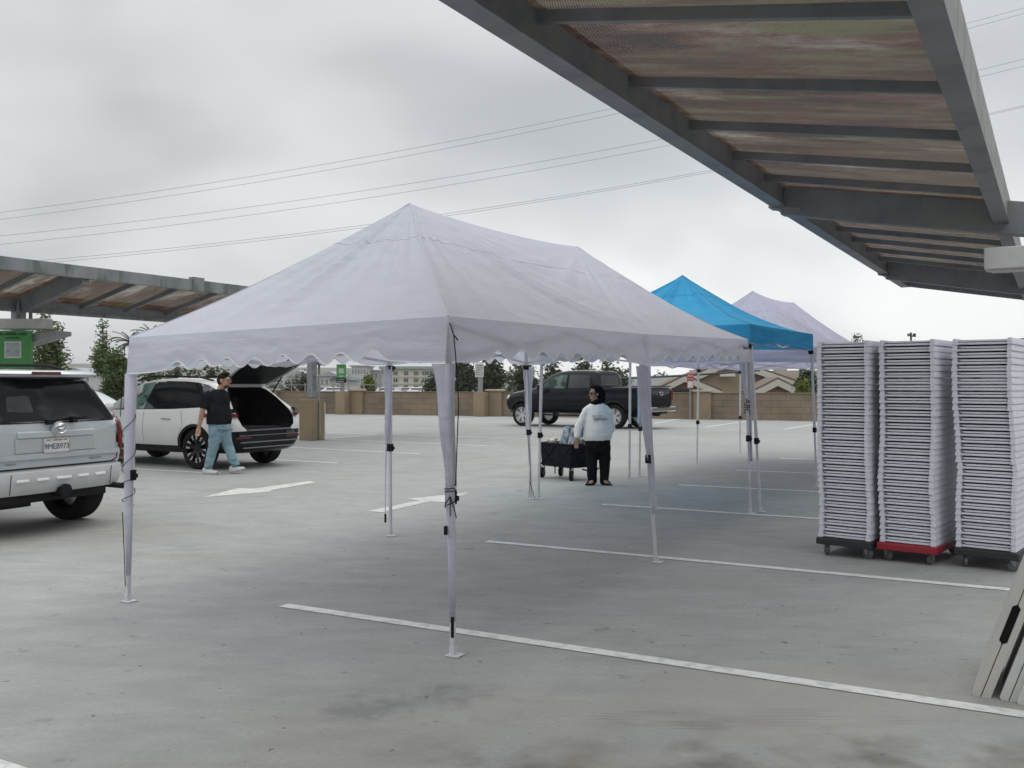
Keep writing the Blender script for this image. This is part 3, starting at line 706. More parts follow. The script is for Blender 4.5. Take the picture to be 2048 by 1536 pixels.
# full sleeves on two legs
mb = MB(wt.location)
for (p, q, w0_, w1_) in ((fL, eL, .052, .046), (fN, eN, .040, .044)):
    mb = MB(wt.location)
    pts = [lerp(p, q, f) for f in (.10, .3, .5, .7, .86)]
    mb.tube([x + V((.004 * math.sin(i * 2.1), 0, 0)) for i, x in enumerate(pts)], [.016, .026, .032, .036, .036] if p is fL else [.018, .024, .027, .03, .032], 8)
    mb.build('leg_sleeve', m_whitefab, wt, smooth=True)
mb = MB(wt.location)
def wrap_rope(p, q, f0, f1, turns, r=.04, ph=0):
    pts = []
    for i in range(turns * 10 + 1):
        f = i / (turns * 10); c = lerp(p, q, lerp(f0, f1, f)); a = f * turns * 2 * PI + ph
        pts.append(c + V((math.cos(a) * r, math.sin(a) * r, 0)))
    mb.tube(pts, .0028, 5)
wrap_rope(fL, eL, .42, .47, 1, .044); wrap_rope(fL, eL, .47, .74, 2, .046, 2); wrap_rope(fL, eL, .36, .42, 1, .044, 1)
mb.tube([eL + V((-.02, -.03, -.05)), eL + V((-.03, -.05, -.3)), lerp(fL, eL, .7) + V((-.05, -.03, 0))], .003, 5)
mb.tube([lerp(fL, eL, .06) + V((-.012, -.02, 0)), lerp(fL, eL, .2) + V((-.022, -.02, 0)), lerp(fL, eL, .34) + V((-.035, -.02, 0))], .003, 5)
mb.build('tie_cord', m_cord, wt); mb = MB(wt.location)
wrap_rope(fN, eN, .48, .495, 2, .034); wrap_rope(fN, eN, .43, .475, 1, .034, 2)
mb.tube([eN + V((.01, -.02, -.04)), eN + V((.035, -.03, -.11)), eN + V((.045, -.035, -.22)), eN + V((.062, -.03, -.5)), lerp(fN, eN, .5) + V((.03, -.03, 0))], .0032, 5)
mb.tube([eN + V((.035, -.03, -.11)), eN + V((.06, -.045, -.14))], .004, 5)
for d_ in ((-.03, -.05), (.0, -.11), (.035, -.12)):
    mb.tube([lerp(fN, eN, .47) + V((0, -.03, 0)), lerp(fN, eN, .47) + V((d_[0] * .7, -.045, d_[1] * .6)), lerp(fN, eN, .47) + V((d_[0], -.045, d_[1]))], .003, 5)
mb.build('tie_cord', m_cord, wt); mb = MB(wt.location)
mb.tube([fB + V((-.03, -.02, .02)), lerp(fB, eB, .2) + V((.01, -.03, 0)), lerp(fB, eB, .42) + V((-.02, -.03, 0))], .003, 5)
mb.tube([fB + V((.05, -.02, .01)), lerp(fB, eB, .12) + V((-.01, -.03, 0))], .004, 5)
mb.build('tie_cord', m_cord, wt)
mb = MB(wt.location); p_ = lerp(fN, eN, .08); mb.box(p_ + V((0, -.016, .01)), (.018, .01, .12)); mb.box(lerp(fBL, eBL, .05) + V((-.05, 0, .08)), (.02, .02, .09)); mb.box(lerp(fN, eN, .37) + V((-.03, -.02, 0)), (.02, .02, .05)); mb.build('strap_end', m_black, wt, bevel=.003)
mb = MB(wt.location); mb.tube([lerp(fBL, eBL, .45) + V((-.03, 0, 0)), lerp(fBL, eBL, .3) + V((-.04, 0, 0)), lerp(fBL, eBL, .08) + V((-.05, 0, 0))], [.012, .008, .005], 6); mb.build('hanging_strap', m_whitefab, wt)
lt2 = text_obj('leg_print', 'ABC', .10, M('print_black', (.01, .01, .012), rough=.6), wt, lerp(fF, eF, .62) - wt.location + V((-.035, -.045, .0)), (PI / 2, R(90), R(-12)), .0008, shear=.25)
mb = MB(wt.location); scribble(mb, lerp(eM, eF, .90) + V((.03, -.02, -.12)), (eF - eM).normalized(), Z, 4, .24, .05, .006, 8); mb.build('faint_print', M('print_grey', (.08, .08, .10), rough=.8), wt)
# blue tent
b0 = gp(1513, 1026) + A * .12 + B * .02; bNL = gp(1077, 998); bBL = gp(1259, 957); bFR = b0 + (bBL - bNL)
blue, _, _ = tent('pop_up_tent', 'bright blue single peak pop-up tent standing behind the white one', 'pop-up tents in a row along the stalls',
     [(bNL, V((bNL.x + .02, bNL.y, 2.26)), b0, at(1502, 648, b0.y)), (bBL, V((bBL.x, bBL.y, 2.28)), bFR, at(1626, 669, bFR.y))], [3.10], m_bluefab, val=.23, scallop=False, wraps=False, slider=.86, seam=M('blue_thread', (.01, .12, .3)), hem=M('blue_hem', (.03, .32, .6)), sag=.62, seed=0)
l0 = gp(1279, 953); ux, uy = B * 3.0, A * 3.05
rows = []
for k in range(3):
    a_ = l0 + uy * k + A * (.0 if k < 2 else .0); c_ = a_ + ux
    rows.append((a_, V((a_.x, a_.y, 2.08)), c_, V((c_.x, c_.y, 2.12))))
lav, _, _ = tent('pop_up_tent', 'pale lavender double peak pop-up tent farthest back, behind the blue tent', 'pop-up tents in a row along the stalls',
     rows, [3.17, 3.20], m_lavfab, val=.24, scallop=False, wraps=False, slider=.8, sag=.45, seed=5, hem=M('lav_hem', (.6, .6, .72)))
fabric_wrap(lav, lerp(l0, rows[0][1], .88), lerp(l0, rows[0][1], .42), B, A, .12, .05, M('pale_wrap', (.5, .58, .72), rough=.7, trans=.3), seed=2)

# ================================================================= stacked folding chairs on dollies
m_chair = M('white_resin', (.70, .70, .77), (.65, .65, .72), scale=5, rough=.45, spec=.4)
TH = R(38.8); CX = V((math.cos(TH), -math.sin(TH), 0)); CY = V((math.sin(TH), math.cos(TH), 0))
PITCH = .0553
def chair_proto():
    t = thing('folding_chair', 'x', 'chair', (0, 0, 0), -TH, 'white folding chairs stacked flat on dollies')
    for sg in (-1, 1):
        mb = MB(); L_ = .84
        prof = [(.190, .001), (.233, .001), (.234, .010), (.224, .0545), (.196, .0545)]
        mb.loft([[V((sg * x, y, z + (dz if z > .02 else 0))) for x, z in prof] for y, dz in ((-.012, 0), (.03, 0), (.6, 0), (L_, 0))])
        mb.build('side_rail', m_chair, t, smooth=30, bevel=.0015)
    mb = MB(); mb.box((0, .40, .013), (.386, .78, .018)); mb.box((-.14, .012, .013), (.10, .012, .010)); mb.build('seat', m_chair, t, bevel=.002)
    mb = MB(); mb.box((.012, .42, .0368), (.362, .80, .0155)); mb.box((-.178, .42, .0385), (.018, .78, .013)); mb.box((0, .5, .051), (.39, .06, .0075)); mb.box((0, .5, .0025), (.39, .06, .003)); mb.box((0, .5, .0252), (.39, .06, .0064)); mb.build('backrest', m_chair, t, bevel=.002)
    return t
proto = chair_proto()
ords = ['lowest', 'second', 'third', 'fourth', 'fifth', 'sixth', 'seventh', 'eighth', 'ninth', 'tenth', 'eleventh', 'twelfth', 'thirteenth', 'fourteenth', 'fifteenth', 'sixteenth']
NCH = 32
m_dblack = M('dolly_black', (.018, .02, .024), rough=.5); m_dred = M('dolly_red', (.30, .012, .025), (.24, .01, .02), scale=6, rough=.45)
stacks = [(V((2.97, 8.49, 0)), 'left black dolly', m_dblack, NCH), (V((3.413, 8.212, 0)), 'red dolly', m_dred, NCH), (V((3.96, 7.93, 0)), 'right black dolly', m_dblack, NCH)]
first = True; rnd = random.Random(4)
for si, (c, nm, dm, cnt) in enumerate(stacks):
    col = {'left black dolly': 'black equipment dolly with casters under the leftmost chair stack', 'red dolly': 'red equipment dolly with casters under the middle chair stack', 'right black dolly': 'black equipment dolly with casters under the rightmost chair stack'}[nm]
    d = thing('chair_dolly', col, 'dolly', c, -TH, 'dollies under the chair stacks')
    mb = MB(); w_, l_ = .50, .86
    mb.box((0, l_ / 2 - .02, .145), (w_, l_, .036)); mb.box((0, -.012, .13), (w_, .03, .06)); mb.box((0, l_ - .03, .13), (w_, .03, .06))
    for sx_ in (-1, 1):
        mb.box((sx_ * (w_ / 2 - .015), l_ / 2 - .02, .13), (.032, l_, .061))
        for yy in (.05, l_ - .1): mb.box((sx_ * (w_ / 2 - .07), yy, .119), (.14, .14, .036))
    mb.build('deck', dm, d, bevel=.008)
    for sx_ in (-1, 1):
        for yy in (.05, l_ - .1):
            an = rnd.uniform(0, 3); rot = Matrix.Rotation(an, 3, 'Z'); cc = V((sx_ * (w_ / 2 - .07), yy, 0))
            mb = MB(); mb.box(cc + Z * .099, (.075, .06, .008), rot)
            for s2 in (-1, 1):
                o_ = rot @ V((s2 * .018, 0, 0)); f1_ = rot @ V((0, .028, 0))
                mb.prism([cc + o_ + f1_ + Z * .096, cc + o_ - f1_ + Z * .096, cc + o_ - f1_ * .8 + Z * .045, cc + o_ - f1_ * .2 + Z * .045], rot @ V((s2 * .003, 0, 0)))
            cs = mb.build('caster', m_galv, d)
            mb = MB(); rg = []
            for (hh, r0) in ((-.014, .043), (-.011, .050), (.011, .050), (.014, .043)):
                rg.append([cc - rot @ V((0, .012, 0)) + Z * .051 + rot @ V((hh, math.cos(q) * r0, 0)) + Z * math.sin(q) * r0 for q in [2 * PI * i / 18 for i in range(18)]])
            mb.loft(rg); mb.build('caster_wheel', M('caster_grey', (.10, .10, .11), rough=.6), cs, smooth=40)
    drift = V((0, 0, 0))
    lx = -.012 * (cnt / 2) * 0
    for k in range(cnt):
        x = .006 * math.sin(k * .27 + si * 2) + rnd.uniform(-.003, .003) - (.0006 * k if si == 0 else 0) + (-.0012 * k if si == 2 and k > 12 else 0); y = .012 * math.sin(k * .4 + si) + rnd.uniform(-.004, .004)
        loc = c + CX * x + CY * y + Z * (.165 + PITCH * k)
        wh = f'{ords[k]} from the bottom' if 0 < k < 16 else 'lowest' if k == 0 else 'topmost' if k == cnt - 1 else f'{ords[cnt - 1 - k]} from the top'
        lab = f'white folding chair, {wh} in the stack on the {nm}'
        rz_ = -TH + rnd.uniform(-.006, .006)
        if first: proto.location = loc; proto.rotation_euler = (0, 0, rz_); proto['label'] = lab; first = False
        else: clone(proto, loc, rz_, lab)
# ================================================================= folded tables leaning at the right edge
m_tab = M('table_resin', (.53, .51, .48), (.48, .465, .44), scale=7, rough=.55, bump=.12, bscale=150)
m_tabw = M('table_resin_grey', (.58, .59, .57), (.52, .53, .52), scale=7, rough=.5, bump=.12, bscale=150)
def folded_table(base, label, mt, lean=19, h=.77, dep=.62):
    t = thing('folding_table', label, 'table', base, 0, 'folded tables leaning at the right edge')
    dd = V((.50, .866, 0)); xx = V((dd.y, -dd.x, 0)); up = (Z * math.cos(R(lean)) + xx * math.sin(R(lean))).normalized(); nr = (xx * math.cos(R(lean)) - Z * math.sin(R(lean))).normalized()
    th = .041
    for side in (0, 1):
        o = nr * (th + .0035) * side + nr * .0; sg = 1 if side == 0 else -1
        edge_in = th if side == 0 else 0; out_ = 0 if side == 0 else th; cut = -.017 if side == 0 else .017
        prof = [(.0 + .012, out_), (0, out_ + sg * .012), (0, edge_in), (.30, edge_in), (.315, edge_in + cut), (.50, edge_in + cut), (.515, edge_in), (h, edge_in), (h, out_ + sg * .03), (h - .03, out_)]
        mb = MB(); mb.prism([up * a_ + nr * b_ + o for a_, b_ in prof], dd * dep); mb.build('tabletop', mt, t, bevel=.004)
    mb = MB(); mb.prism([up * a_ + nr * b_ + dd * .03 for a_, b_ in ((.06, th * .5), (.06, th * 1.6), (h - .06, th * 1.6), (h - .06, th * .5))], dd * (dep - .06)); mb.build('folded_legs', m_black, t)
folded_table(gp(1941, 1391), 'beige folded table leaning at the right edge, leftmost of the three', m_tab)
folded_table(gp(1995, 1399) + V((.005, 0, 0)), 'pale grey folded table leaning in the middle of three at right edge', m_tabw, 19, .70)
folded_table(gp(2024, 1408) + V((.018, 0, 0)), 'folded table leaning rightmost of the three, mostly outside the frame', m_tabw, 19, .74)
# ================================================================= vehicles
def half_ring(x, zb, zm, zs, zr, wb, wm, ws, wr, crown=.015):
    h = [(0, zb), (wb * .7, zb), (wb, zb + .05), (wm, zm), (wm * .995, lerp(zm, zs, .6)), (ws + .012, zs - .03), (ws, zs), (lerp(ws, wr, .5) + .012, lerp(zs, zr, .5)), (wr, zr - .045), (wr * .86, zr), (wr * .4, zr + crown * .8), (0, zr + crown)]
    return [V((x, y, z)) for y, z in h] + [V((x, -y, z)) for y, z in h[-2:0:-1]]
def body_mesh(stations, sub=2):
    mb = MB(); mb.loft([half_ring(*s) for s in stations]); 
    bmesh.ops.recalc_face_normals(mb.bm, faces=mb.bm.faces)
    me = bpy.data.meshes.new('tmp'); mb.bm.to_mesh(me); mb.bm.free(); o = bpy.data.objects.new('tmp', me); C.objects.link(o)
    s = o.modifiers.new('s', 'SUBSURF'); s.levels = sub; s.render_levels = sub
    return o
def evald(o):
    dg = bpy.context.evaluated_depsgraph_get(); me = bpy.data.meshes.new_from_object(o.evaluated_get(dg)); bpy.data.objects.remove(o); return me
def cut(me, cutters, mats):
    o = bpy.data.objects.new('tmp', me); C.objects.link(o)
    for mm in mats: me.materials.append(mm)
    cs = []
    for c in cutters:
        b = o.modifiers.new('b', 'BOOLEAN'); b.operation = 'DIFFERENCE'; b.object = c; b.solver = 'EXACT'
        try: b.material_mode = 'TRANSFER'
        except Exception: pass
        cs.append(c)
    r = evald(o)
    for c in cs: bpy.data.objects.remove(c)
    return r
def cutter(mb, mat): return mb.build('cutter', mat)
def split_body(me, regions, parent, seams=()):
    """regions: list of (name, material, test(center)) ; first match wins. planes are bisected first so the limits are clean"""
    out = []
    bm = bmesh.new(); bm.from_mesh(me)
    for co_, no_ in seams:
        bmesh.ops.bisect_plane(bm, geom=bm.verts[:] + bm.edges[:] + bm.faces[:], plane_co=co_, plane_no=no_)
    src = [mm for mm in me.materials]; taken = set()
    for name, mat, test in regions:
        b2_ = bm.copy(); b2_.faces.ensure_lookup_table(); bm.faces.ensure_lookup_table(); dele = []
        for i, f in enumerate(bm.faces):
            c = f.calc_center_median(); ok = i not in taken and test(c)
            if ok: taken.add(i)
            else: dele.append(b2_.faces[i])
        bmesh.ops.delete(b2_, geom=dele, context='FACES')
        m2 = bpy.data.meshes.new(name); 
        b2_.to_mesh(m2); b2_.free()
        o = bpy.data.objects.new(name, m2); C.objects.link(o); o.parent = parent
        m2.materials.append(mat)
        for mm in src[1:]: m2.materials.append(mm)
        for p in m2.polygons: p.use_smooth = True
        m2.set_sharp_from_angle(angle=R(34)); out.append(o)
    bm.free(); return out
class Skin:
    """projects flat outlines onto a body so windows, lamps and seams follow its surface"""
    def __init__(s, me): bm = bmesh.new(); bm.from_mesh(me); s.t = BVHTree.FromBMesh(bm); bm.free()
    def patch(s, pts, axis, name, mat, parent, off=.004, res=.06, smooth=True, far=4, thick=0):
        """pts 2-D outline; axis 'y+'(from left side: pts=(x,z)) 'y-' , 'x-' (from the rear: pts=(y,z)), 'z+' (from top: (x,y))"""
        bm = bmesh.new()
        if axis[0] == 'y': P = [V((p[0], 0, p[1])) for p in pts]; D = V((0, -1 if axis[1] == '+' else 1, 0)); ax = (0, 2)
        elif axis[0] == 'x': P = [V((0, p[0], p[1])) for p in pts]; D = V((1 if axis[1] == '-' else -1, 0, 0)); ax = (1, 2)
        else: P = [V((p[0], p[1], 0)) for p in pts]; D = V((0, 0, -1)); ax = (0, 1)
        bm.faces.new([bm.verts.new(p) for p in P])
        for a_ in ax:
            lo, hi = min(p[a_] for p in P), max(p[a_] for p in P); n = int((hi - lo) / res)
            for i in range(1, n + 1):
                c = V((0, 0, 0)); c[a_] = lo + (hi - lo) * i / (n + 1); no = V((0, 0, 0)); no[a_] = 1
                bmesh.ops.bisect_plane(bm, geom=bm.verts[:] + bm.edges[:] + bm.faces[:], plane_co=c, plane_no=no)
        last = None
        for v in bm.verts:
            o = v.co - D * far; h = s.t.ray_cast(o, D)
            if h[0] is None:
                h = s.t.find_nearest(v.co - D * .9)
            v.co = h[0] - D * off
        if thick:
            r = bmesh.ops.extrude_face_region(bm, geom=bm.faces[:]); 
            for v in r['geom']:
                if isinstance(v, bmesh.types.BMVert): v.co -= D * thick
        bmesh.ops.recalc_face_normals(bm, faces=bm.faces)
        me = bpy.data.meshes.new(name); bm.to_mesh(me); bm.free(); 
        o = bpy.data.objects.new(name, me); C.objects.link(o); me.materials.append(mat); o.parent = parent
        for p in me.polygons: p.use_smooth = True
        if thick: me.set_sharp_from_angle(angle=R(40))
        return o
    def line(s, pts, axis, name, mat, parent, w=.008, off=.002):
        P = []
        D = V((0, -1, 0)) if axis == 'y+' else V((0, 1, 0)) if axis == 'y-' else V((1, 0, 0))
        Q = []
        for a_, b_ in zip(pts, pts[1:]):
            for k in range(8): Q.append((lerp(a_[0], b_[0], k / 8), lerp(a_[1], b_[1], k / 8)))
        Q.append(pts[-1])
        for p in Q:
            o = (V((p[0], 0, p[1])) if axis[0] == 'y' else V((0, p[0], p[1]))) - D * 4; h = s.t.ray_cast(o, D)
            if h[0] is not None: P.append(h[0] - D * off)
        mb = MB(); mb.tube(P, w / 2, 4); return mb.build(name, mat, parent)
    def hit(s, o, d):
        h = s.t.ray_cast(V(o), V(d)); return h[0]
def wheel(parent, x, y, r, w, side, m_rim, m_dark, spokes=6, rimr=.68, style='spoke'):
    """axle along y, side = +1 outer face towards +y"""
    t = bpy.data.objects.new('wheel', None); C.objects.link(t); t.parent = parent; t.location = (x, y, r)
    mb = MB(); h = w / 2; n = 40
    mb.lathe([(r * rimr, -h * .92), (r * .80, -h), (r * .93, -h * .96), (r * .985, -h * .78), (r, -h * .4), (r, h * .4), (r * .985, h * .78), (r * .93, h * .96), (r * .80, h), (r * rimr, h * .92)], (0, 0, 0), 'y', n, cap=False)
    for i in range(0):
        a = 2 * PI * i / n
        for sg in (-1, 1):
            mb.box((math.cos(a) * r * .985, sg * h * .62, math.sin(a) * r * .985), (.036, h * .5, .018), Matrix.Rotation(-a, 3, 'Y'))
    mb.build('tyre', m_rubber, t, smooth=35)
    mb = MB(); R_ = r * rimr; o = side * h * .86
    mb.lathe([(R_ * .02, side * h * .1), (R_ * .98, side * h * .1), (R_ * .99, o * .9), (R_ * 1.0, o * 1.02), (R_ * .95, o * .98), (R_ * .93, o * .5)], (0, 0, 0), 'y', n, cap=False); mb.build('rim_barrel', m_dark if style == 'blade' else m_rim, t, smooth=40)
    mb = MB()
    for i in range(spokes):
        a = 2 * PI * i / spokes + .3
        for da in ((-.17, .17) if style != 'plain' else (0,)):
            p = V((math.cos(a + da * .5) * R_ * .2, o * .72, math.sin(a + da * .5) * R_ * .2)); q = V((math.cos(a + da) * R_ * .95, o * .92, math.sin(a + da) * R_ * .95)); mb.bar(p, q, .045 if style != 'blade' else .05, .025, up=V((0, 1, 0)))
    mb.lathe([(.001, o * .86), (R_ * .22, o * .86), (R_ * .24, o * .6)], (0, 0, 0), 'y', 18); mb.build('spokes', m_dark if style == 'blade' else m_rim, t, smooth=35)
    if style == 'blade':
        mb = MB()
        for i in range(spokes):
            a = 2 * PI * i / spokes + .3
            for da in (-.24, .24):
                mb = MB()
                p = V((math.cos(a + da) * R_ * .66, o * .98, math.sin(a + da) * R_ * .66)); q = V((math.cos(a + da * 1.05) * R_ * .93, o * 1.0, math.sin(a + da * 1.05) * R_ * .93)); mb.bar(p, q, .022, .014, up=V((0, 1, 0)))
                q2 = V((math.cos(a + da * .5) * R_ * .94, o * 1.0, math.sin(a + da * .5) * R_ * .94)); mb.bar(q, q2, .018, .014, up=V((0, 1, 0)))
                mb.build('bright_insert', m_rim, t)
    return t
def wheel_cut(x, r, w, mat, ymin, ymax):
    mb = MB(); mb.lathe([(r, ymin), (r, ymax)], (x, 0, r * .86), 'y', 40); return cutter(mb, mat)
m_wwhite = M('paint_pearl_white', (.60, .60, .59), (.55, .55, .545), scale=1.0, rough=.25, coat=.5)
m_silver = M('paint_silver', (.52, .54, .56), (.45, .47, .49), scale=1.5, rough=.25, metal=.3, coat=.3)
m_silver2 = M('bumper_silver', (.50, .51, .51), (.44, .45, .45), scale=3, rough=.45, coat=.1)
m_truckp = M('paint_black', (.008, .009, .014), (.010, .011, .016), scale=2, rough=.12, coat=.0, spec=.2)
m_well = M('wheel_well', (.006, .006, .007), rough=.9, spec=.1)
m_trunk = M('trunk_lining', (.006, .006, .007), (.014, .014, .015), scale=4, rough=.95, spec=.1)
m_rimb = M('rim_bright', (.55, .56, .58), (.45, .46, .48), scale=8, rough=.3, metal=.6)
m_tail = M('lamp_red', (.16, .006, .012), (.10, .004, .008), scale=12, rough=.15, coat=.25)
m_tailw = M('lamp_clear', (.45, .40, .38), (.55, .45, .42), scale=14, rough=.15, coat=.5)
m_chrome = M('chrome', (.62, .63, .65), rough=.12, metal=.95)
m_clad = M('grey_cladding', (.014, .014, .016), rough=.5, spec=.25)

# ---------------- white hatchback SUV with raised tailgate
hd = V((-.866, .50, 0)).normalized()
rzw = math.atan2(hd.y, hd.x)
e_ = V((.50, .866, 0)); rear_left = gp(402, 938)         # near rear wheel contact
orig = rear_left + e_ * .80; orig.z = 0
car = thing('parked_car', 'white hatchback car with its tailgate raised, behind the walking man', 'car', orig, rzw, 'cars parked on the left side')
st = [(-.90, .42, .55, .74, .78, .60, .70, .72, .66), (-.87, .36, .56, .80, .88, .72, .84, .82, .72), (-.78, .30, .58, 1.00, 1.06, .82, .93, .86, .76), (-.62, .28, .60, 1.12, 1.20, .88, .96, .88, .72), (-.40, .27, .60, 1.14, 1.42, .90, .97, .90, .66),
      (-.15, .27, .60, 1.13, 1.57, .90, .975, .92, .62), (.3, .26, .60, 1.10, 1.635, .90, .975, .93, .62), (1.0, .25, .58, 1.07, 1.66, .90, .97, .93, .63), (1.7, .25, .58, 1.04, 1.64, .90, .97, .93, .62),
      (2.15, .25, .58, 1.02, 1.50, .90, .97, .93, .60), (2.6, .25, .58, 1.00, 1.22, .90, .97, .92, .62), (2.85, .25, .58, .98, 1.08, .90, .97, .90, .74), (3.4, .25, .56, .92, .99, .88, .96, .86, .70), (3.8, .27, .54, .80, .86, .82, .90, .78, .60), (3.95, .34, .52, .66, .70, .66, .74, .66, .5)]
o_ = body_mesh(st); me = evald(o_); skin0 = Skin(me.copy())
cs = []
for x in (0, 3.07):
    for sg in (-1, 1): cs.append(wheel_cut(x, .42, .3, m_well, min(sg * .62, sg * 1.2), max(sg * .62, sg * 1.2)))
op = [(-.52, .70), (-.66, .80), (-.71, .95), (-.70, 1.08), (-.60, 1.30), (-.50, 1.44), (-.40, 1.49), (.40, 1.49), (.50, 1.44), (.60, 1.30), (.70, 1.08), (.71, .95), (.66, .80), (.52, .70)]
mb = MB(); mb.prism([V((-1.5, y, z)) for y, z in op], (2.3, 0, 0)); cs.append(cutter(mb, m_trunk))
me = cut(me, cs, [m_wwhite])
split_body(me, [('body_shell', m_wwhite, lambda c: not ((c.z < .42 and -.5 < c.x < 3.6) or (c.z < .70 and c.x < -.42) or (c.x > 3.5 and c.z < .6))), ('lower_cladding', m_blackgloss, lambda c: True)], car, [(V((0, 0, .42)), Z), (V((0, 0, .70)), Z), (V((-.42, 0, 0)), V((1, 0, 0))), (V((3.5, 0, 0)), V((1, 0, 0))), (V((0, 0, .60)), Z)])
for x, y in ((0, .80), (0, -.80), (3.07, .80), (3.07, -.80)): wheel(car, x, y, .375, .25, 1 if y > 0 else -1, m_rimb, m_blackgloss, 6, .70, 'blade')
for sd in ('y+', 'y-'):
    skin0.patch([(-.56, 1.20), (-.32, 1.42), (.0, 1.53), (.30, 1.58), (.62, 1.60), (1.36, 1.61), (1.72, 1.59), (2.06, 1.48), (2.42, 1.25), (2.60, 1.10), (2.5, 1.05), (.6, 1.09), (-.2, 1.13)], sd, 'window_surround', m_blackgloss, car, off=.002)
    skin0.patch([(-.52, 1.22), (-.30, 1.40), (.0, 1.50), (.30, 1.555), (.62, 1.58), (.62, 1.115), (.2, 1.12), (-.2, 1.145)], sd, 'quarter_window', m_glass, car)
    skin0.patch([(.65, 1.58), (1.0, 1.59), (1.36, 1.59), (1.36, 1.085), (.65, 1.11)], sd, 'rear_door_window', m_glass, car)
    skin0.patch([(1.40, 1.59), (1.72, 1.565), (2.05, 1.46), (2.40, 1.24), (2.55, 1.11), (2.5, 1.07), (1.40, 1.085)], sd, 'front_door_window', M('green_glass', (.10, .17, .15), (.03, .04, .04), scale=2.6, rough=.05, coat=.5, stretch=(1, 1, 1.3), lo=.45, hi=.55), car)
    skin0.line([(1.38, 1.06), (1.38, .44)], sd, 'door_seam', m_black, car, .006); skin0.line([(.36, 1.06), (.30, .8), (.42, .62), (.46, .44)], sd, 'door_seam', m_black, car, .006)
    skin0.patch([(.62, .89), (.86, .90), (.86, .925), (.62, .915)], sd, 'door_handle', M('handle_grey', (.25, .25, .26), rough=.3), car, off=.012, thick=.01); skin0.patch([(1.62, .865), (1.88, .875), (1.88, .90), (1.62, .89)], sd, 'door_handle', M('handle_grey', (.25, .25, .26), rough=.3), car, off=.012, thick=.01)
    pts = [(math.cos(a) * .47, .36 + math.sin(a) * .47) for a in [PI * i / 16 - .12 for i in range(17)]]; pin = [(math.cos(a) * .42, .36 + math.sin(a) * .42) for a in [PI * i / 16 - .12 for i in range(16, -1, -1)]]
    for xo in (0, 3.07): skin0.patch([(p[0] + xo, p[1]) for p in pts + pin], sd, 'arch_trim', m_blackgloss, car, off=.006, res=.08)
sg = 1
for sg in (-1, 1):
    mb = MB(); mb.tube([V((-.1, sg * .60, 1.615)), V((.2, sg * .62, 1.675)), V((1.0, sg * .63, 1.705)), V((1.6, sg * .62, 1.69)), V((1.95, sg * .60, 1.62))], .018, 6); mb.build('roof_rail', m_black, car, smooth=True)
    mb = MB(); mb.ell((2.22, sg * 1.06, 1.10), (.09, .12, .085)); mb.build('mirror', m_wwhite, car, smooth=True)
    # tail lamps wrapping the corner
    mb = MB(); mb.loft([[V((x, sg * y, z)) for z in (.955, 1.02)] + [V((x + .03, sg * (y - .05), z)) for z in (1.02, .955)] for x, y in ((-.22, .975), (-.5, .965), (-.70, .92), (-.83, .84), (-.87, .74))]); mb.build('tail_light', m_tail, car, smooth=40)
    mb = MB(); mb.prism([V((-.45, sg * .90, 1.05)), V((-.80, sg * .86, 1.09)), V((-.86, sg * .84, 1.03)), V((-.6, sg * .95, 1.025))], (0, -sg * .08, .02)); mb.build('spoiler_wing', m_blackgloss, car)
mb = MB(); mb.box((-.93, 0, .50), (.03, 1.45, .02)); mb.box((-.915, 0, .62), (.02, 1.5, .012)); mb.box((-.91, 0, .40), (.03, 1.3, .02)); mb.build('bumper_strip', M('strip_grey', (.16, .16, .17), rough=.3), car)
mb = MB(); mb.box((-.895, 0, .715), (.10, 1.1, .022)); mb.build('sill_plate', M('sill_grey', (.12, .12, .13), rough=.4), car)
text_obj('tail_print', 'BLAZER', .06, M('strip_grey', (.16, .16, .17), rough=.3), car, (-.915, -.55, .655), (PI / 2, 0, -PI / 2), .003)
for sg in (-1, 1):
    mb = MB(); mb.box((-.89, sg * .62, .58), (.03, .35, .03)); mb.build('reflector', m_tail, car)
# cargo floor and seat backs inside
mb = MB(); mb.box((-.05, 0, .74), (1.3, 1.0, .03)); mb.build('cargo_floor', M('cargo_carpet', (.02, .02, .022), rough=.95), car)
mb = MB(); mb.box((.62, -.33, 1.02), (.14, .6, .55)); mb.box((.62, .33, 1.02), (.14, .6, .55)); mb.box((.60, -.33, 1.36), (.1, .25, .13)); mb.box((.60, .33, 1.36), (.1, .25, .13)); mb.build('seat_back', M('seat_dark', (.035, .035, .038), rough=.8), car, bevel=.03)
# raised tailgate: hinge at roof, panel going back and up
tg = bpy.data.objects.new('tailgate', None); C.objects.link(tg); tg.parent = car; tg.location = (-.20, 0, 1.56)
def tgp(l, y, h=0):   # l along the gate from the hinge, h above it
    al = R(28); return V((-l * math.cos(al) + h * math.sin(al), y, l * math.sin(al) + h * math.cos(al)))
outl = [(0, .54), (.18, .57), (.55, .64), (.82, .67), (.94, .65), (1.04, .55), (1.08, .3), (1.09, 0)]
full = outl + [(l, -y) for l, y in outl[-2::-1]]
mb = MB(); mb.loft([[tgp(l, y, .02 + .06 * math.sin(min(1, l / 1.1) * PI)) for l, y in full], [tgp(l * .985, y * .97, -.05) for l, y in full]]); mb.build('gate_shell', m_wwhite, tg, smooth=35)
inl = [(.10, .50), (.55, .62), (.72, .63), (.80, .60), (.80, -.60), (.72, -.63), (.55, -.62), (.10, -.50)]
mb = MB(); mb.prism([tgp(l, y, -.055) for l, y in inl], tgp(0, 0, -.012)); mb.build('gate_glass', M('gate_dark', (.006, .007, .009), (.012, .013, .016), scale=3, rough=.5, spec=.1), tg)
inl = [(.82, .62), (.92, .62), (1.02, .52), (1.05, 0), (1.02, -.52), (.92, -.62), (.82, -.62)]
